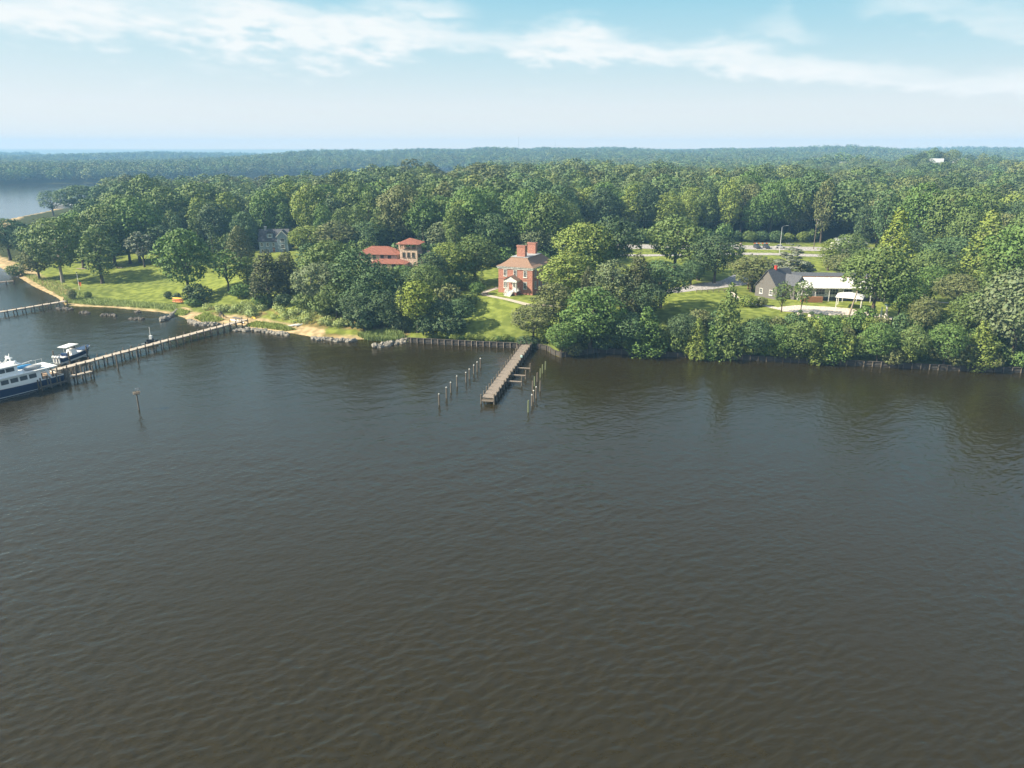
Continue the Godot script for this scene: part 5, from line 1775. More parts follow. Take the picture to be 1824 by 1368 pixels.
func build_small_boats():
	canoe("upturned grey canoe lying across the long pier's shore end, left", Vector3(-82.6, 0.40, -215.0), 0.9, "pale_hull", 4.8, "canoe", "canoes at the pier")
	canoe("upturned pale canoe beside the long pier's shore end, right", Vector3(-80.4, 0.37, -213.7), 0.75, "gelcoat", 4.8, "canoe", "canoes at the pier")
	canoe("dark blue canoe on the sand at the pier's shore end", Vector3(-82.7, 0.56, -217.4), 1.0, "slate", 4.4, "canoe", "canoes at the pier")
	canoe("yellow kayak lying on the sand right of the pier", Vector3(-77.6, 0.78, -217.2), 0.6, "yellow", 3.6, "kayak")
	canoe("white kayak on the sand in the middle cove, left", Vector3(-63.2, 0.75, -207.0), -0.7, "gelcoat", 4.4, "kayak", "white kayaks in the middle cove")
	canoe("white kayak on the sand in the middle cove, middle", Vector3(-62.1, 0.86, -207.2), -0.6, "gelcoat", 4.2, "kayak", "white kayaks in the middle cove")
	canoe("pale kayak on the sand in the middle cove, right", Vector3(-60.9, 0.92, -206.9), -0.5, "pale_hull", 4.0, "kayak", "white kayaks in the middle cove")
	var p := Vector3(-110.0, 0.70, -239.7)
	var o := thing("kayak_rack", "wooden rack for kayaks at the right end of the left lawn", "rack", Vector3(p.x, p.y, p.z), 1.35)
	for e in [-1.3, 1.3]:
		var g := G.new()
		for x in [-0.6, 0.6]: g.box(Vector3(x, 0.75, e), Vector3(0.1, 1.7, 0.1))
		for y in [0.35, 0.95, 1.5]: g.box(Vector3(0, y, e), Vector3(1.3, 0.08, 0.08))
		part(o, "frame", g, M.wood_grey)
	canoe("orange-red kayak on the rack's bottom shelf", Vector3(p.x, p.y + 0.4, p.z), 1.35, "orange", 4.2, "kayak", "kayaks on the rack")
	canoe("orange-red kayak on the rack's middle shelf", Vector3(p.x, p.y + 1.0, p.z), 1.35, "orange", 4.2, "kayak", "kayaks on the rack")
	canoe("yellow kayak on top of the rack", Vector3(p.x, p.y + 1.55, p.z), 1.35, "yellow", 4.0, "kayak", "kayaks on the rack")
	# jet boat on a small lift beside the long pier
	p = Vector3(-96.5, 0.6, -188.1)
	o = thing("water_scooter", "black water scooter on a small lift beside the long pier", "water scooter", Vector3(p.x, 0.5, p.z), 2.0)
	var g := G.new()
	hull(g, 3.2, 1.2, 0.45, 0.55, 0.25)
	deck_plate(g, 3.2, 1.15, 0.45, 0.55, 0.02)
	part(o, "hull", g, M.black)
	g = G.new()
	g.box(Vector3(0, 0.65, 1.1), Vector3(0.36, 0.35, 1.3)); g.bar(Vector3(-0.35, 1.0, 2.0), Vector3(0.35, 1.0, 2.0), 0.06, 0.06); g.box(Vector3(0, 0.75, 2.0), Vector3(0.35, 0.45, 0.4))
	part(o, "seat", g, M.black)
	o = thing("scooter_lift", "small lift post with white mast behind the water scooter", "lift", Vector3(p.x + 1.2, 0, p.z - 1.0))
	part(o, "pile", pile_shape(2.0, 0.16), M.wood_pile)
	g = G.new()
	g.tube([Vector3(0, 1.9, 0), Vector3(0, 4.6, 0)], [0.06, 0.04], 6)
	part(o, "mast", g, M.gelcoat)
	g = G.new()
	g.box(Vector3(0.1, 1.6, 0.1), Vector3(0.7, 1.3, 0.7))
	part(o, "motor_box", g, M.pale_hull)
	g = G.new()
	g.bar(Vector3(0, 0.35, 0), Vector3(-1.8, 0.35, 1.6), 0.2, 0.14)
	part(o, "arm", g, M.steel)

# ---------------------------------------------------------------- cars, poles and small things
func car(label: String, at: Vector3, turn: float, m: String, tall := 0.0):
	var o := thing("parked_car", label, "car", at, turn, "cars on the road")
	var g := G.new()
	var rings := []
	for e in [[-2.25, 0.55, 0.72], [-2.15, 0.95, 0.86], [-0.9, 1.0, 0.9], [0.9, 1.0, 0.9], [2.05, 0.82, 0.84], [2.2, 0.5, 0.7]]:
		rings.append([Vector3(e[2], 0.3, e[0]), Vector3(e[2], e[1], e[0]), Vector3(-e[2], e[1], e[0]), Vector3(-e[2], 0.3, e[0])])
	for r in rings: r.reverse()
	g.loft(rings)
	g.quad(rings[0][3], rings[0][0], rings[0][1], rings[0][2]) if false else g.quad(rings[0][0], rings[0][3], rings[0][2], rings[0][1])
	var e5: Array = rings[5]
	g.quad(e5[3], e5[0], e5[1], e5[2])
	part(o, "body", g, M[m])
	g = G.new()
	cabin(g, -1.9 if tall > 0.0 else -1.5, 1.1, 0.95, 1.5 + tall, 0.82, 0.66, 0.8, 0.3)
	part(o, "cabin", g, M.glass)
	g = G.new()
	g.box(Vector3(0, 1.53 + tall, -0.4), Vector3(1.24, 0.06, 1.7))
	part(o, "car_roof", g, M[m])
	for x in [-0.82, 0.82]:
		for z in [-1.4, 1.35]:
			g = G.new()
			g.tube([Vector3(x - 0.1, 0.34, z), Vector3(x + 0.1, 0.34, z)], [0.34, 0.34], 12)
			g.tube([Vector3(x + 0.1, 0.34, z), Vector3(x - 0.1, 0.34, z)], [0.34, 0.34], 12)
			part(o, "wheel", g, M.black)

func utility_pole(label: String, at: Vector3, h: float, called := "utility_pole"):
	var o := thing(called, label, "utility pole", at, 0.15)
	var g := G.new()
	g.tube([Vector3(0, -0.5, 0), Vector3(0, h, 0)], [0.2, 0.13], 8)
	part(o, "pole", g, M.wood_pile)
	g = G.new()
	g.box(Vector3(0, h - 0.6, 0.16), Vector3(2.6, 0.14, 0.14))
	part(o, "crossarm", g, M.wood_grey)
	for x in [-1.15, -0.5, 0.5, 1.15]:
		g = G.new()
		g.tube([Vector3(x, h - 0.53, 0.16), Vector3(x, h - 0.3, 0.16)], [0.06, 0.05], 6)
		part(o, "insulator", g, M.pale_hull)
	g = G.new()
	g.tube([Vector3(0.36, h - 2.2, 0), Vector3(0.36, h - 1.3, 0)], [0.24, 0.24], 10)
	part(o, "transformer", g, M.flashing)

func wire(label: String, a: Vector3, b: Vector3, sag: float):
	var pts := []
	var rad := []
	for k in 17:
		var t := k / 16.0
		pts.append(a.lerp(b, t) - Vector3(0, sag * 4.0 * t * (1.0 - t), 0))
		rad.append(0.045)
	var g := G.new()
	g.tube(pts, rad, 4)
	var o := part(self, "power_line", g, M.black)
	tag(o, label, "cable")

func build_road_things():
	strip("road", "pale road running behind the grove and the museum", [Vector3(15, 0, -331), Vector3(60, 0, -332), Vector3(104, 0, -329), Vector3(150, 0, -322), Vector3(260, 0, -318)], [13.0, 14.0, 12.0, 11.0, 10.0], M.asphalt)
	strip("side_road", "access lane curving off the road toward the museum", [Vector3(30, 0, -308), Vector3(62, 0, -306), Vector3(90, 0, -310), Vector3(118, 0, -306), Vector3(146, 0, -296), Vector3(170, 0, -282)], [5.0, 6.0, 6.0, 7.0, 7.0, 6.0], M.asphalt, 0.07)
	strip("driveway", "pale asphalt driveway beside the small right lawn", [Vector3(43.2, 7.00, -222.1), Vector3(53.4, 7.00, -229.7), Vector3(64.0, 7.00, -236.6), Vector3(74.3, 7.01, -244.0), Vector3(80.5, 7.05, -257.5)], [3.0, 7.0, 9.0, 10.0, 6.0], M.asphalt)
	strip("walkway", "concrete walk from the driveway to the terrace", [Vector3(67.3, 7.00, -225.8), Vector3(66.9, 7.00, -215.0), Vector3(69.1, 7.00, -206.8), Vector3(72.1, 7.00, -203.6), Vector3(74.4, 7.00, -199.1)], [1.6, 1.6, 1.7, 2.0, 2.4], M.paving)
	strip("terrace", "light paved terrace in front of the white building", [Vector3(73.3, 7.00, -199.1), Vector3(80.1, 7.00, -199.8), Vector3(86.9, 7.00, -197.6), Vector3(92.6, 7.00, -193.3), Vector3(98.9, 7.00, -187.8)], [5.0, 11.0, 12.0, 9.0, 3.0], M.paving, 0.05)
	strip("gravel_path", "gravel path curling round the brick house's left front", [Vector3(-4.3, 7.00, -233.6), Vector3(-8.0, 7.00, -225.8), Vector3(-8.2, 7.00, -221.2), Vector3(-5.4, 6.99, -217.7), Vector3(-1.2, 6.87, -214.0), Vector3(3.7, 6.51, -210.0), Vector3(8.9, 6.54, -206.6), Vector3(13.7, 7.00, -202.1)], [2.0, 2.0, 2.0, 1.9, 1.9, 1.9, 1.9, 1.9], M.gravel)
	strip("garden_path", "sandy path on the right-hand garden lawn", [Vector3(125.3, 7.00, -224.0), Vector3(122.1, 7.00, -211.7), Vector3(125.1, 7.00, -208.4)], [1.5, 1.5, 1.5], M.gravel)
	var e := 0.08
	car("white car on the road, left of the two dark ones", on(98.0, -331.0, e), 1.5, "car_white")
	car("dark tall car on the road, left of two side by side", on(107.2, -325.6, e), 0.1, "car_dark", 0.25)
	car("dark tall car on the road, right of two side by side", on(111.2, -325.4, e), 0.05, "car_dark", 0.25)
	car("white car half hidden behind the layered cedar", on(117.5, -326.0, e), 1.4, "car_silver")
	car("silver car at the left end of the visible road by the dark tree", on(89.0, -331.5, e), 1.6, "car_silver")
	# roadside barrels and board
	var p := on(102.6, -334.5)
	var o := thing("road_barrel", "reddish roadside barrel left of the two dark cars", "barrel", p, 0.0)
	var g := G.new()
	g.tube([Vector3(0, 0, 0), Vector3(0, 0.7, 0), Vector3(0, 1.4, 0)], [0.7, 0.6, 0.45], 12)
	part(o, "drum", g, M.wood_red)
	g = G.new()
	g.tube([Vector3(0, 0.8, 0), Vector3(0, 1.0, 0)], [0.62, 0.58], 12, false)
	part(o, "band", g, M.white_wall)
	o = thing("barrier_board", "orange and white barrier behind the dark cars", "barrier", on(112.5, -336.0), 0.0)
	g = G.new()
	for x in [-3.0, 0.0, 3.0]: g.box(Vector3(x, 0.5, 0), Vector3(0.12, 1.2, 0.12))
	part(o, "post", g, M.steel)
	for k in 8:
		g = G.new()
		g.box(Vector3(-3.15 + k * 0.9, 1.0, 0.09), Vector3(0.9, 0.35, 0.05))
		part(o, "panel", g, M.orange if k % 2 == 0 else M.white_wall)
	# board fence beyond the road
	o = thing("board_fence", "reddish brown board fence beyond the pale road opening", "fence", on(50.0, -346.5), 0.02)
	for k in 48:
		g = G.new()
		g.box(Vector3(-9.0 + k * 0.42, 0.9 + 0.03 * sin(k * 2.7), 0), Vector3(0.38, 2.2, 0.05))
		part(o, "board", g, M.wood_red)
	for y in [0.5, 1.5]:
		g = G.new()
		g.box(Vector3(0.8, y, -0.07), Vector3(20.0, 0.1, 0.08))
		part(o, "rail", g, M.wood_red)
	var u1 := Vector3(130.9, 7.64, -322.9)
	var u2 := Vector3(14.8, 7.61, -339.0)
	utility_pole("wooden utility pole at the right end of the road", u1, 13.0)
	utility_pole("wooden utility pole rising behind the brick house", Vector3(u2.x, ground(u2.x, u2.z), u2.z), 13.5)
	var t1 := u1 + Vector3(0, 12.5, 0)
	var t2 := Vector3(u2.x, ground(u2.x, u2.z) + 13.0, u2.z)
	wire("power line strung between the two utility poles", t2, t1, 1.6)
	wire("power line running left from the pole behind the brick house", Vector3(-110, 20.5, -352), t2, 1.4)
	wire("power line running right from the pole by the road", t1, Vector3(250, 20, -330), 1.4)
	var lp := Vector3(111.5, 7.47, -309.7)
	o = thing("street_lamp", "tall grey street lamp beside the layered cedar", "street lamp", lp, 0.3)
	g = G.new()
	g.tube([Vector3(0, -0.3, 0), Vector3(0, 11.0, 0)], [0.14, 0.07], 8)
	part(o, "pole", g, M.steel)
	g = G.new()
	g.tube([Vector3(0, 10.9, 0), Vector3(0.9, 11.35, 0), Vector3(2.4, 11.5, 0)], [0.06, 0.05, 0.05], 6)
	part(o, "arm", g, M.steel)
	g = G.new()
	g.box(Vector3(2.7, 11.48, 0), Vector3(0.8, 0.14, 0.3))
	part(o, "lamp_head", g, M.steel)
	# rail fence along the driveway
	o = thing("rail_fence", "low grey rail fence between the driveway and the small lawn", "fence", Vector3(61.9, 7.00, -224.9), 0.12)
	for k in 7:
		g = G.new()
		g.box(Vector3(-5.4 + k * 1.8, 0.45, 0), Vector3(0.14, 1.2, 0.14))
		part(o, "post", g, M.wood_grey)
	for y in [0.5, 0.85]:
		g = G.new()
		g.box(Vector3(0, y, 0.1), Vector3(10.9, 0.1, 0.05))
		part(o, "rail", g, M.wood_grey)

func build_garden_things():
	# white column with a blue-green figure at the terrace's right
	var p := Vector3(97.8, 7.00, -189.2)
	var o := thing("garden_column", "white flared garden column with a blue-green top right of the terrace", "column", p, 0.0)
	var g := G.new()
	g.tube([Vector3(0, -0.2, 0), Vector3(0, 0.5, 0), Vector3(0, 1.2, 0), Vector3(0, 3.0, 0)], [0.7, 0.5, 0.28, 0.24], 12)
	part(o, "shaft", g, M.white_wall)
	g = G.new()
	g.tube([Vector3(0, 3.0, 0), Vector3(0, 3.3, 0), Vector3(0, 3.6, 0)], [0.3, 0.75, 0.85], 12)
	part(o, "bowl", g, M.verdigris)
	o = thing("garden_column", "slim blue-green post left of the white flared column", "column", p + Vector3(-1.1, 0, -0.4), 0.0)
	g = G.new()
	g.tube([Vector3(0, -0.2, 0), Vector3(0, 0.4, 0), Vector3(0, 2.4, 0)], [0.3, 0.2, 0.14], 10)
	g.ball(Vector3(0, 2.5, 0), Vector3(0.24, 0.24, 0.24))
	part(o, "shaft", g, M.verdigris)
	# bench by the gravel path
	p = Vector3(-7.9, 7.00, -219.4)
	o = thing("bench", "grey bench beside the bend of the gravel path", "bench", p, 0.5)
	for k in 3:
		g = G.new()
		g.box(Vector3(0, 0.46, -0.18 + k * 0.17), Vector3(1.7, 0.05, 0.14))
		part(o, "seat_slat", g, M.wood_grey)
		g = G.new()
		g.box(Vector3(0, 0.62 + k * 0.16, -0.32), Vector3(1.7, 0.12, 0.05))
		part(o, "back_slat", g, M.wood_grey)
	for x in [-0.75, 0.75]:
		for z in [-0.3, 0.2]:
			g = G.new()
			g.box(Vector3(x, 0.2 if z > 0 else 0.5, z), Vector3(0.08, 0.5 if z > 0 else 1.1, 0.08))
			part(o, "leg", g, M.wood_grey)
	# white flowering bush by the walk
	p = Vector3(71.5, 7.00, -210.8)
	o = thing("flowering_bush", "small white flowering bush beside the concrete walk", "bush", p, 0.0)
	var q: MeshInstance3D = part(o, "blossom", KIND.shrub[1][0], M.petal)
	q.scale = Vector3(0.24, 0.24, 0.24)
	# flagpole
	p = Vector3(-156.5, 0.56, -264.8)
	o = thing("flagpole", "white flagpole with an orange flag on the left lawn", "flagpole", p, 0.0)
	g = G.new()
	g.tube([Vector3(0, -0.2, 0), Vector3(0, 6.2, 0)], [0.09, 0.05], 8)
	part(o, "pole", g, M.gelcoat)
	g = G.new()
	var rings := []
	for k in 7: rings.append([Vector3(0.06 + k * 0.15, 2.9 - 0.05 * k, 0.1 * sin(k * 1.2)), Vector3(0.06 + k * 0.12, 1.7 - 0.08 * k, 0.1 * sin(k * 1.2 + 0.4))])
	g.loft(rings)
	part(o, "flag", g, M.orange)
	g = G.new()
	g.ball(Vector3(0, 6.3, 0), Vector3(0.32, 0.2, 0.32))
	part(o, "finial", g, M.black)
	# small lamp on the cedar slope and the beach chairs
	p = Vector3(-66.4, 3.45, -220.8)
	o = thing("garden_lamp", "small white globe garden lamp on the slope right of the cedars", "lamp", p)
	g = G.new()
	g.tube([Vector3(0, -0.2, 0), Vector3(0, 2.0, 0)], [0.06, 0.05], 6)
	part(o, "post", g, M.black)
	g = G.new()
	g.ball(Vector3(0, 2.15, 0), Vector3(0.26, 0.26, 0.26))
	part(o, "globe", g, M.gelcoat)
	var seats := [Vector3(-88.5, 0.56, -218.9), Vector3(-88.3, 0.71, -220.6), Vector3(-86.6, 0.54, -218.2)]
	for k in 3:
		o = thing("beach_chair", ["dark beach chair on the sand, left of three", "dark beach chair on the sand, middle of three", "dark beach chair on the sand, right of three"][k], "chair", seats[k], 0.8 * k, "beach chairs")
		g = G.new()
		g.box(Vector3(0, 0.35, 0), Vector3(0.7, 0.08, 0.7), Basis(Vector3.RIGHT, -0.15))
		part(o, "seat", g, M.wood_pile)
		g = G.new()
		g.box(Vector3(0, 0.75, -0.42), Vector3(0.7, 0.9, 0.07), Basis(Vector3.RIGHT, -0.3))
		part(o, "backrest", g, M.wood_pile)
		for x in [-0.33, 0.33]:
			for z in [-0.3, 0.3]:
				g = G.new()
				g.box(Vector3(x, 0.15, z), Vector3(0.07, 0.45, 0.07))
				part(o, "leg", g, M.wood_pile)
	# boat hauled up under the left trees, and a rowing skiff
	canoe("pale skiff lying on the grass under the left lawn's back trees", Vector3(-161.8, 2.44, -304.4), 1.1, "wood_grey", 5.0, "skiff")
	canoe("pale skiff lying in shade by the pale-trunked tree", Vector3(-179.9, 1.38, -308.2), 1.3, "wood_grey", 5.5, "skiff")
	# leaning dead trunk on the bank, fallen bleached limbs in the water
	p = Vector3(85.8, 6.58, -185.1)
	o = thing("dead_tree", "bare leaning dead trunk above the overgrown bank", "dead tree", p)
	g = G.new()
	g.tube([Vector3(0, -0.5, 0), Vector3(0.7, 3.5, 0), Vector3(1.7, 8.2, -0.2)], [0.3, 0.22, 0.14], 8)
	part(o, "trunk", g, M.bark_dead)
	p = Vector3(109.0, 0, -164.8)
	o = thing("fallen_branch", "bleached fallen branches reaching into the water at the right bank", "branch", Vector3(p.x, 0, p.z))
	rng.seed = 66
	g = G.new()
	g.tube([Vector3(0.3, 1.9, -1.6), Vector3(0, 1.3, -0.3), Vector3(-0.9, 0.2, 1.3), Vector3(-1.5, -0.3, 2.0)], [0.16, 0.13, 0.09, 0.04], 6)
	g.tube([Vector3(0.1, 1.4, -0.5), Vector3(0.8, 0.8, 0.7), Vector3(1.5, -0.2, 1.4)], [0.12, 0.09, 0.04], 6)
	g.tube([Vector3(0.8, 1.7, -1.0), Vector3(2.0, 1.2, 0.2), Vector3(2.7, -0.2, 0.9)], [0.11, 0.08, 0.04], 6)
	part(o, "limb", g, M.bark_dead)
	g = G.new()
	for k in 12:
		var q0 := Vector3(rng.randf_range(-1.2, 2.2), rng.randf_range(0.3, 1.0), rng.randf_range(-0.2, 1.2))
		g.tube([q0, q0 + Vector3(rng.randfn() * 0.5, -0.1 + rng.randfn() * 0.25, 0.5 + rng.randfn() * 0.3)], [0.04, 0.015], 5)
	part(o, "twigs", g, M.bark_dead)
	# far masts on the ridge, moored boats across the inlet
	var mast := [[22.0, -2600.0, 62.0, "tall lattice mast on the far ridge, centre"], [150.0, -2700.0, 48.0, "shorter mast on the far ridge right of the tall one"]]
	for e in mast:
		o = thing("radio_mast", e[3], "mast", on(e[0], e[1]))
		g = G.new()
		for a in 3:
			var b := Vector3(cos(a * TAU / 3), 0, sin(a * TAU / 3)) * 0.9
			g.bar(b, b * 0.4 + Vector3(0, e[2], 0), 0.3, 0.3)
		var y := 0.0
		while y < e[2]:
			for a in 3:
				var f: float = 1.0 - 0.6 * y / e[2]
				g.bar(Vector3(cos(a * TAU / 3), 0, sin(a * TAU / 3)) * 0.9 * f + Vector3(0, y, 0), Vector3(cos((a + 1) * TAU / 3), 0, sin((a + 1) * TAU / 3)) * 0.9 * f + Vector3(0, y + 2.5, 0), 0.16, 0.16)
			y += 3.0
		part(o, "lattice", g, M.steel)
	var cr := [[-262, -1600], [-235, -1612], [-200, -1590], [-168, -1605], [-140, -1598], [-112, -1590], [-84, -1585]]
	for k in cr.size():
		o = thing("moored_boat", "white boat moored across the far inlet, %s from the left" % ORD[k], "boat", Vector3(cr[k][0], 0, cr[k][1]), 0.6 + k, "boats across the far inlet")
		g = G.new()
		hull(g, 11.0, 3.4, 1.1, 1.6, 0.4)
		deck_plate(g, 11.0, 3.4, 1.1, 1.6, 0.05)
		part(o, "hull", g, M.gelcoat)
		g = G.new()
		cabin(g, 2.4, 7.4, 1.1, 3.2, 1.3, 1.1, 1.0, 0.2)
		part(o, "cabin", g, M.gelcoat)
	for k in 3:
		simple_house("waterside_house", "pale waterside house across the far inlet, %s from the left" % ORD[k], on([-270.0, -175.0, -150.0][k], [-1728.0, -1712.0, -1716.0][k], 0.2), 0.1 * k, [14.0, 18.0, 14.0][k], 9.0, 5.5, 3.5, "white_wall", "slate", 4)
	# the sand spit and white bank on the point
	p = Vector3(-384.9, 0, -652.8)
	o = thing("boathouse", "low white boathouse behind the thin open tree on the point", "boathouse", on(p.x, p.z), 0.2)
	g = G.new()
	gable_walls(g, 18.0, 7.0, 2.6, 1.6)
	part(o, "wall", g, M.white_wall)
	g = G.new()
	gable_roof(g, 18.0, 7.0, 2.6, 1.6)
	part(o, "roof", g, M.flashing)

# ---------------------------------------------------------------- sky
# streaks of cloud: azimuth and height in degrees, half thickness, strength
const STREAKS := [
	[[-42.56, 6.51, 0.87, 0.8], [-37.50, 6.90, 0.96, 0.9], [-32.18, 7.35, 0.87, 1], [-27.74, 7.69, 0.96, 1], [-22.91, 7.87, 1.31, 1], [-17.72, 7.86, 1.48, 1.05], [-13.73, 7.46, 1.31, 1.05], [-8.40, 7.10, 0.96, 1], [-2.47, 6.96, 0.83, 0.95], [3.51, 6.95, 0.87, 1], [7.48, 6.48, 0.74, 1], [10.63, 5.99, 0.70, 0.95], [13.35, 5.57, 0.87, 1], [18.98, 4.82, 0.65, 0.9], [24.23, 4.48, 0.70, 0.85], [29.14, 3.84, 0.57, 0.75], [33.65, 3.22, 0.52, 0.7], [40.22, 2.55, 0.52, 0.6]],
	[[-10.58, 9.35, 0.39, 0.6], [-7.52, 9.22, 0.39, 0.75], [-3.62, 9.07, 0.39, 0.7]],
	[[16.89, 7.59, 0.35, 0.35], [18.71, 7.28, 0.70, 0.5], [20.17, 6.88, 0.26, 0.35]],
	[[3.50, 7.24, 0.44, 0.9], [5.87, 7.43, 0.52, 1], [7.05, 7.34, 0.35, 0.9]],
	[[23.96, 8.89, 0.52, 0.5], [28.46, 8.07, 0.70, 0.5], [33.33, 6.49, 0.61, 0.45], [37.23, 5.27, 0.61, 0.4]],
]

func sky_color(el: float, az: float) -> Color:
	var t := [[0.0, Color8(250, 240, 224)], [1.4, Color8(238, 238, 232)], [3.0, Color8(229, 236, 237)], [6.0, Color8(196, 225, 234)], [9.0, Color8(163, 212, 229)], [12.0, Color8(120, 194, 222)], [24.0, Color8(176, 203, 230)], [45.0, Color8(142, 174, 213)], [90.0, Color8(108, 148, 198)]]  # paler band above the frame is added so the mid water reflects brighter
	for k in t.size() - 1:
		if el <= t[k + 1][0]:
			return (t[k][1] as Color).lerp(t[k + 1][1], (el - t[k][0]) / (t[k + 1][0] - t[k][0]))
	return t[-1][1]

func cloud(az: float, el: float, nz: FastNoiseLite, nw: FastNoiseLite) -> float:
	var wx := nw.get_noise_2d(az * 1.3, el * 2.6)
	var wy := nw.get_noise_2d(az * 1.3 + 70.0, el * 2.6 + 31.0)
	var fibre := 0.5 + 0.5 * nz.get_noise_2d(az * 1.5 + el * 1.6 + wx * 3.0, el * 7.0 - az * 0.25 + wy * 3.0)
	var fine := 0.5 + 0.5 * nz.get_noise_2d(az * 6.0 + el * 9.0, el * 20.0 - az * 1.5)
	var d := 0.0
	for s in STREAKS:
		var a: float = s[0][0]
		var b: float = s[-1][0]
		if az < a - 2.0 or az > b + 2.0: continue
		var c := along(s, az, 1)
		var w := along(s, az, 2) * (1.3 + 0.6 * wx)
		var k := along(s, az, 3) * smoothstep(a - 2.0, a + 1.0, az) * smoothstep(b + 2.0, b - 1.0, az)
		var off := (el - c + wy * 0.9 * w + (fine - 0.5) * 1.3 * w) / w
		# sharper below, frayed above
		var prof := exp(-off * off * (1.2 if off < 0.0 else 0.42))
		d = maxf(d, k * smoothstep(0.12, 0.92, prof * (0.34 + 1.05 * fibre)) * (0.62 + 0.7 * fine))
	# thin wisps all round the sky
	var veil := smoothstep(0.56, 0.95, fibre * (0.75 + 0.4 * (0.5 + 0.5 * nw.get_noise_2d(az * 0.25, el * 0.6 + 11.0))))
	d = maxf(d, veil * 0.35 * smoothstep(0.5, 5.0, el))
	if absf(az) > 40.0:
		var big := smoothstep(0.50, 0.72, 0.5 + 0.5 * nw.get_noise_2d(az * 0.16 + 40.0, el * 0.7 + az * 0.05))
		d = maxf(d, big * fibre * 1.2 * smoothstep(40.0, 50.0, absf(az)) * smoothstep(1.0, 6.0, el) * 0.8)
	return clampf(d, 0.0, 1.0)

func make_sky() -> Sky:
	var nz := FastNoiseLite.new()
	nz.seed = 8; nz.frequency = 0.055; nz.fractal_octaves = 6
	var nw := FastNoiseLite.new()
	nw.seed = 15; nw.frequency = 0.06; nw.fractal_octaves = 3
	var W := 4096
	var Hh := 2048
	var white := Color8(247, 250, 250)
	var img := Image.create_empty(W, Hh, false, Image.FORMAT_RGB8)
	img.fill(Color8(196, 208, 206))
	# two bands: fine near the horizon, coarse above
	for band in 2:
		var w := 4096 if band == 0 else 1024
		var lo := 0.0 if band == 0 else 16.0
		var hi := 18.0 if band == 0 else 90.0
		var deg := 360.0 / w
		var rows := int(round((hi - lo) / deg))
		var data := PackedByteArray()
		data.resize(w * rows * 3)
		var p := 0
		for r in rows:
			var el := hi - (r + 0.5) * deg
			var base := sky_color(el, 0.0)
			var squeeze := cos(deg_to_rad(el))
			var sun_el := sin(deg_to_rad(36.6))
			for k in w:
				var az := (k + 0.5) * deg - 180.0
				var c := cloud(az * (1.0 if el < 20.0 else lerpf(1.0, squeeze, smoothstep(20.0, 60.0, el))), el, nz, nw)
				# the air is paler round the sun, which stands out of frame on the left
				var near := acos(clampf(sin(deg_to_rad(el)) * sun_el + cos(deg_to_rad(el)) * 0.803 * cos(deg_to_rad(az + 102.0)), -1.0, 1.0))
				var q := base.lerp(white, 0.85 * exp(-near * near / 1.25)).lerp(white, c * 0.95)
				data[p] = int(q.r * 255.0 + 0.5); data[p + 1] = int(q.g * 255.0 + 0.5); data[p + 2] = int(q.b * 255.0 + 0.5)
				p += 3
		var im := Image.create_from_data(w, rows, false, Image.FORMAT_RGB8, data)
		im.resize(W, rows * W / w, Image.INTERPOLATE_CUBIC)
		var y0 := int(round((90.0 - hi) / 180.0 * Hh))
		if band == 1:
			img.blit_rect(im, Rect2i(0, 0, W, im.get_height()), Vector2i(0, y0))
		else:
			low_band = [im, y0]
	img.blit_rect(low_band[0], Rect2i(0, 0, W, low_band[0].get_height()), Vector2i(0, low_band[1]))
	var round_ := img.duplicate()       # column 0 of the panorama looks along -Z
	img.blit_rect(round_, Rect2i(W / 2, 0, W / 2, Hh), Vector2i.ZERO)
	img.blit_rect(round_, Rect2i(0, 0, W / 2, Hh), Vector2i(W / 2, 0))
	var m := PanoramaSkyMaterial.new()
	m.panorama = ImageTexture.create_from_image(img)
	m.energy_multiplier = 0.375
	var s := Sky.new()
	s.sky_material = m
	return s
var low_band := []

# things that share a label are told apart by their order across the view
func ordinal(k: int) -> String:
	var ones := ["", "first", "second", "third", "fourth", "fifth", "sixth", "seventh", "eighth", "ninth", "tenth", "eleventh", "twelfth", "thirteenth", "fourteenth", "fifteenth", "sixteenth", "seventeenth", "eighteenth", "nineteenth"]
	if k < 20: return ones[k]
	var tens := ["", "", "twenty", "thirty", "forty", "fifty", "sixty", "seventy", "eighty", "ninety"]
	if k % 10 == 0: return tens[k / 10].trim_suffix("y") + "ieth"
	return tens[k / 10] + "-" + ones[k % 10]

func tell_apart():
	var same := {}
	for o in get_children():
		if o.has_meta("label"):
			var l: String = o.get_meta("label")
			if not same.has(l): same[l] = []
			same[l].append(o)
	for l in same:
		var all: Array = same[l]
		if all.size() < 2: continue
		all.sort_custom(func(a, b): return a.position.x / -a.position.z < b.position.x / -b.position.z)
		for k in all.size():
			all[k].set_meta("label", "%s, %s from left" % [l, ordinal(k + 1)])

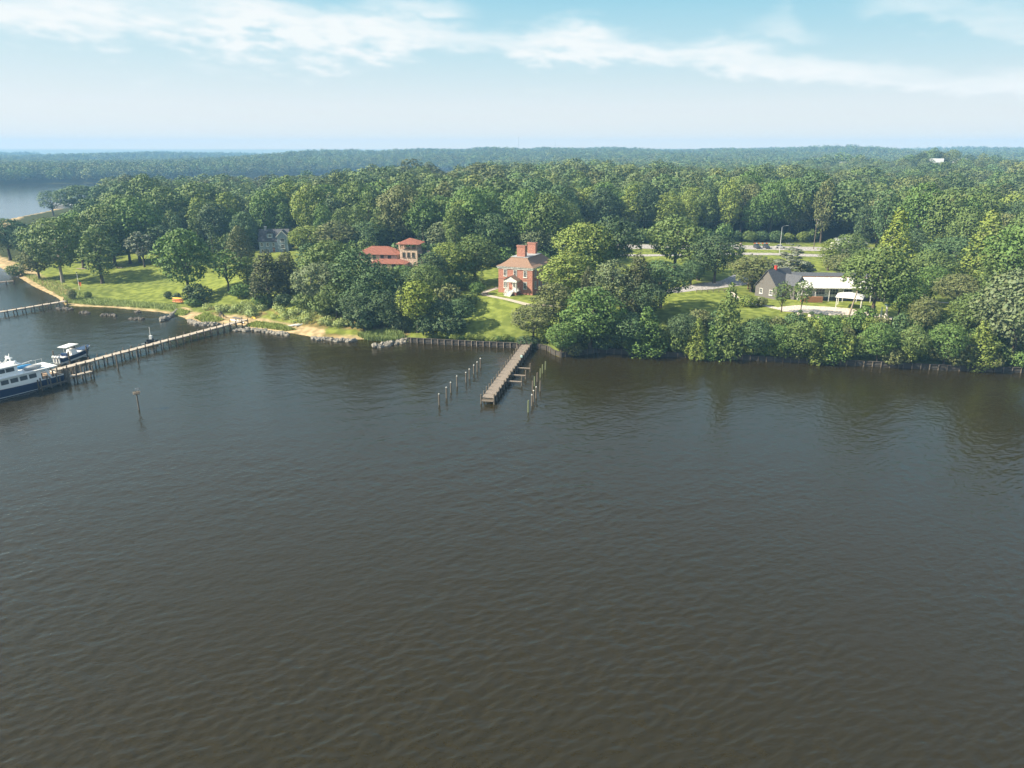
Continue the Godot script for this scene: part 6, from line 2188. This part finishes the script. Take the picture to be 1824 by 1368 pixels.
# ---------------------------------------------------------------- the scene
func _ready():
	var cam := Camera3D.new()
	cam.position = Vector3(0, 49, 0)
	cam.rotation_degrees = Vector3(-17.65, 0, 0)
	cam.fov = 55.0
	cam.near = 0.5
	cam.far = 9000.0
	add_child(cam)
	cam.current = true
	var env := Environment.new()
	env.background_mode = Environment.BG_SKY
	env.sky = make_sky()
	env.tonemap_mode = Environment.TONE_MAPPER_LINEAR
	env.tonemap_exposure = 2.75
	env.fog_enabled = true
	env.fog_density = 0.00021
	env.fog_light_color = Color(0.58, 0.80, 1.0)
	env.sdfgi_enabled = true
	env.ssao_enabled = true
	env.ssil_enabled = true
	var we := WorldEnvironment.new()
	we.environment = env
	add_child(we)
	var sun := DirectionalLight3D.new()
	sun.light_energy = 1.55
	sun.light_color = Color(1.0, 0.95, 0.85)
	sun.light_angular_distance = 0.5
	sun.shadow_enabled = true
	sun.look_at_from_position(Vector3.ZERO, Vector3(0.79, -0.60, -0.17))
	add_child(sun)
	n_wave.seed = 2; n_wave.frequency = 0.72; n_wave.fractal_octaves = 3; n_wave.noise_type = FastNoiseLite.TYPE_SIMPLEX_SMOOTH
	n_wave2.seed = 3; n_wave2.frequency = 0.20; n_wave2.fractal_octaves = 2; n_wave2.noise_type = FastNoiseLite.TYPE_SIMPLEX_SMOOTH
	n_gust.seed = 4; n_gust.frequency = 0.012; n_gust.fractal_octaves = 3
	n_land.seed = 6; n_land.frequency = 0.022; n_land.fractal_octaves = 4
	n_hill.seed = 9; n_hill.frequency = 0.0011; n_hill.fractal_octaves = 3
	make_materials()
	make_shore()
	build_land()
	build_water()
	print("land ", Time.get_ticks_msec())
	make_kinds()
	print("kinds ", Time.get_ticks_msec())
	build_brick_house()
	build_tile_house()
	build_other_houses()
	build_road_things()
	plant_trees()
	plant_woods()
	plant_shrubs()
	plant_grass()
	build_piers()
	build_shore_works()
	build_yacht()
	build_sport_boat()
	build_small_boats()
	build_garden_things()
	tell_apart()
	print("done ", Time.get_ticks_msec())
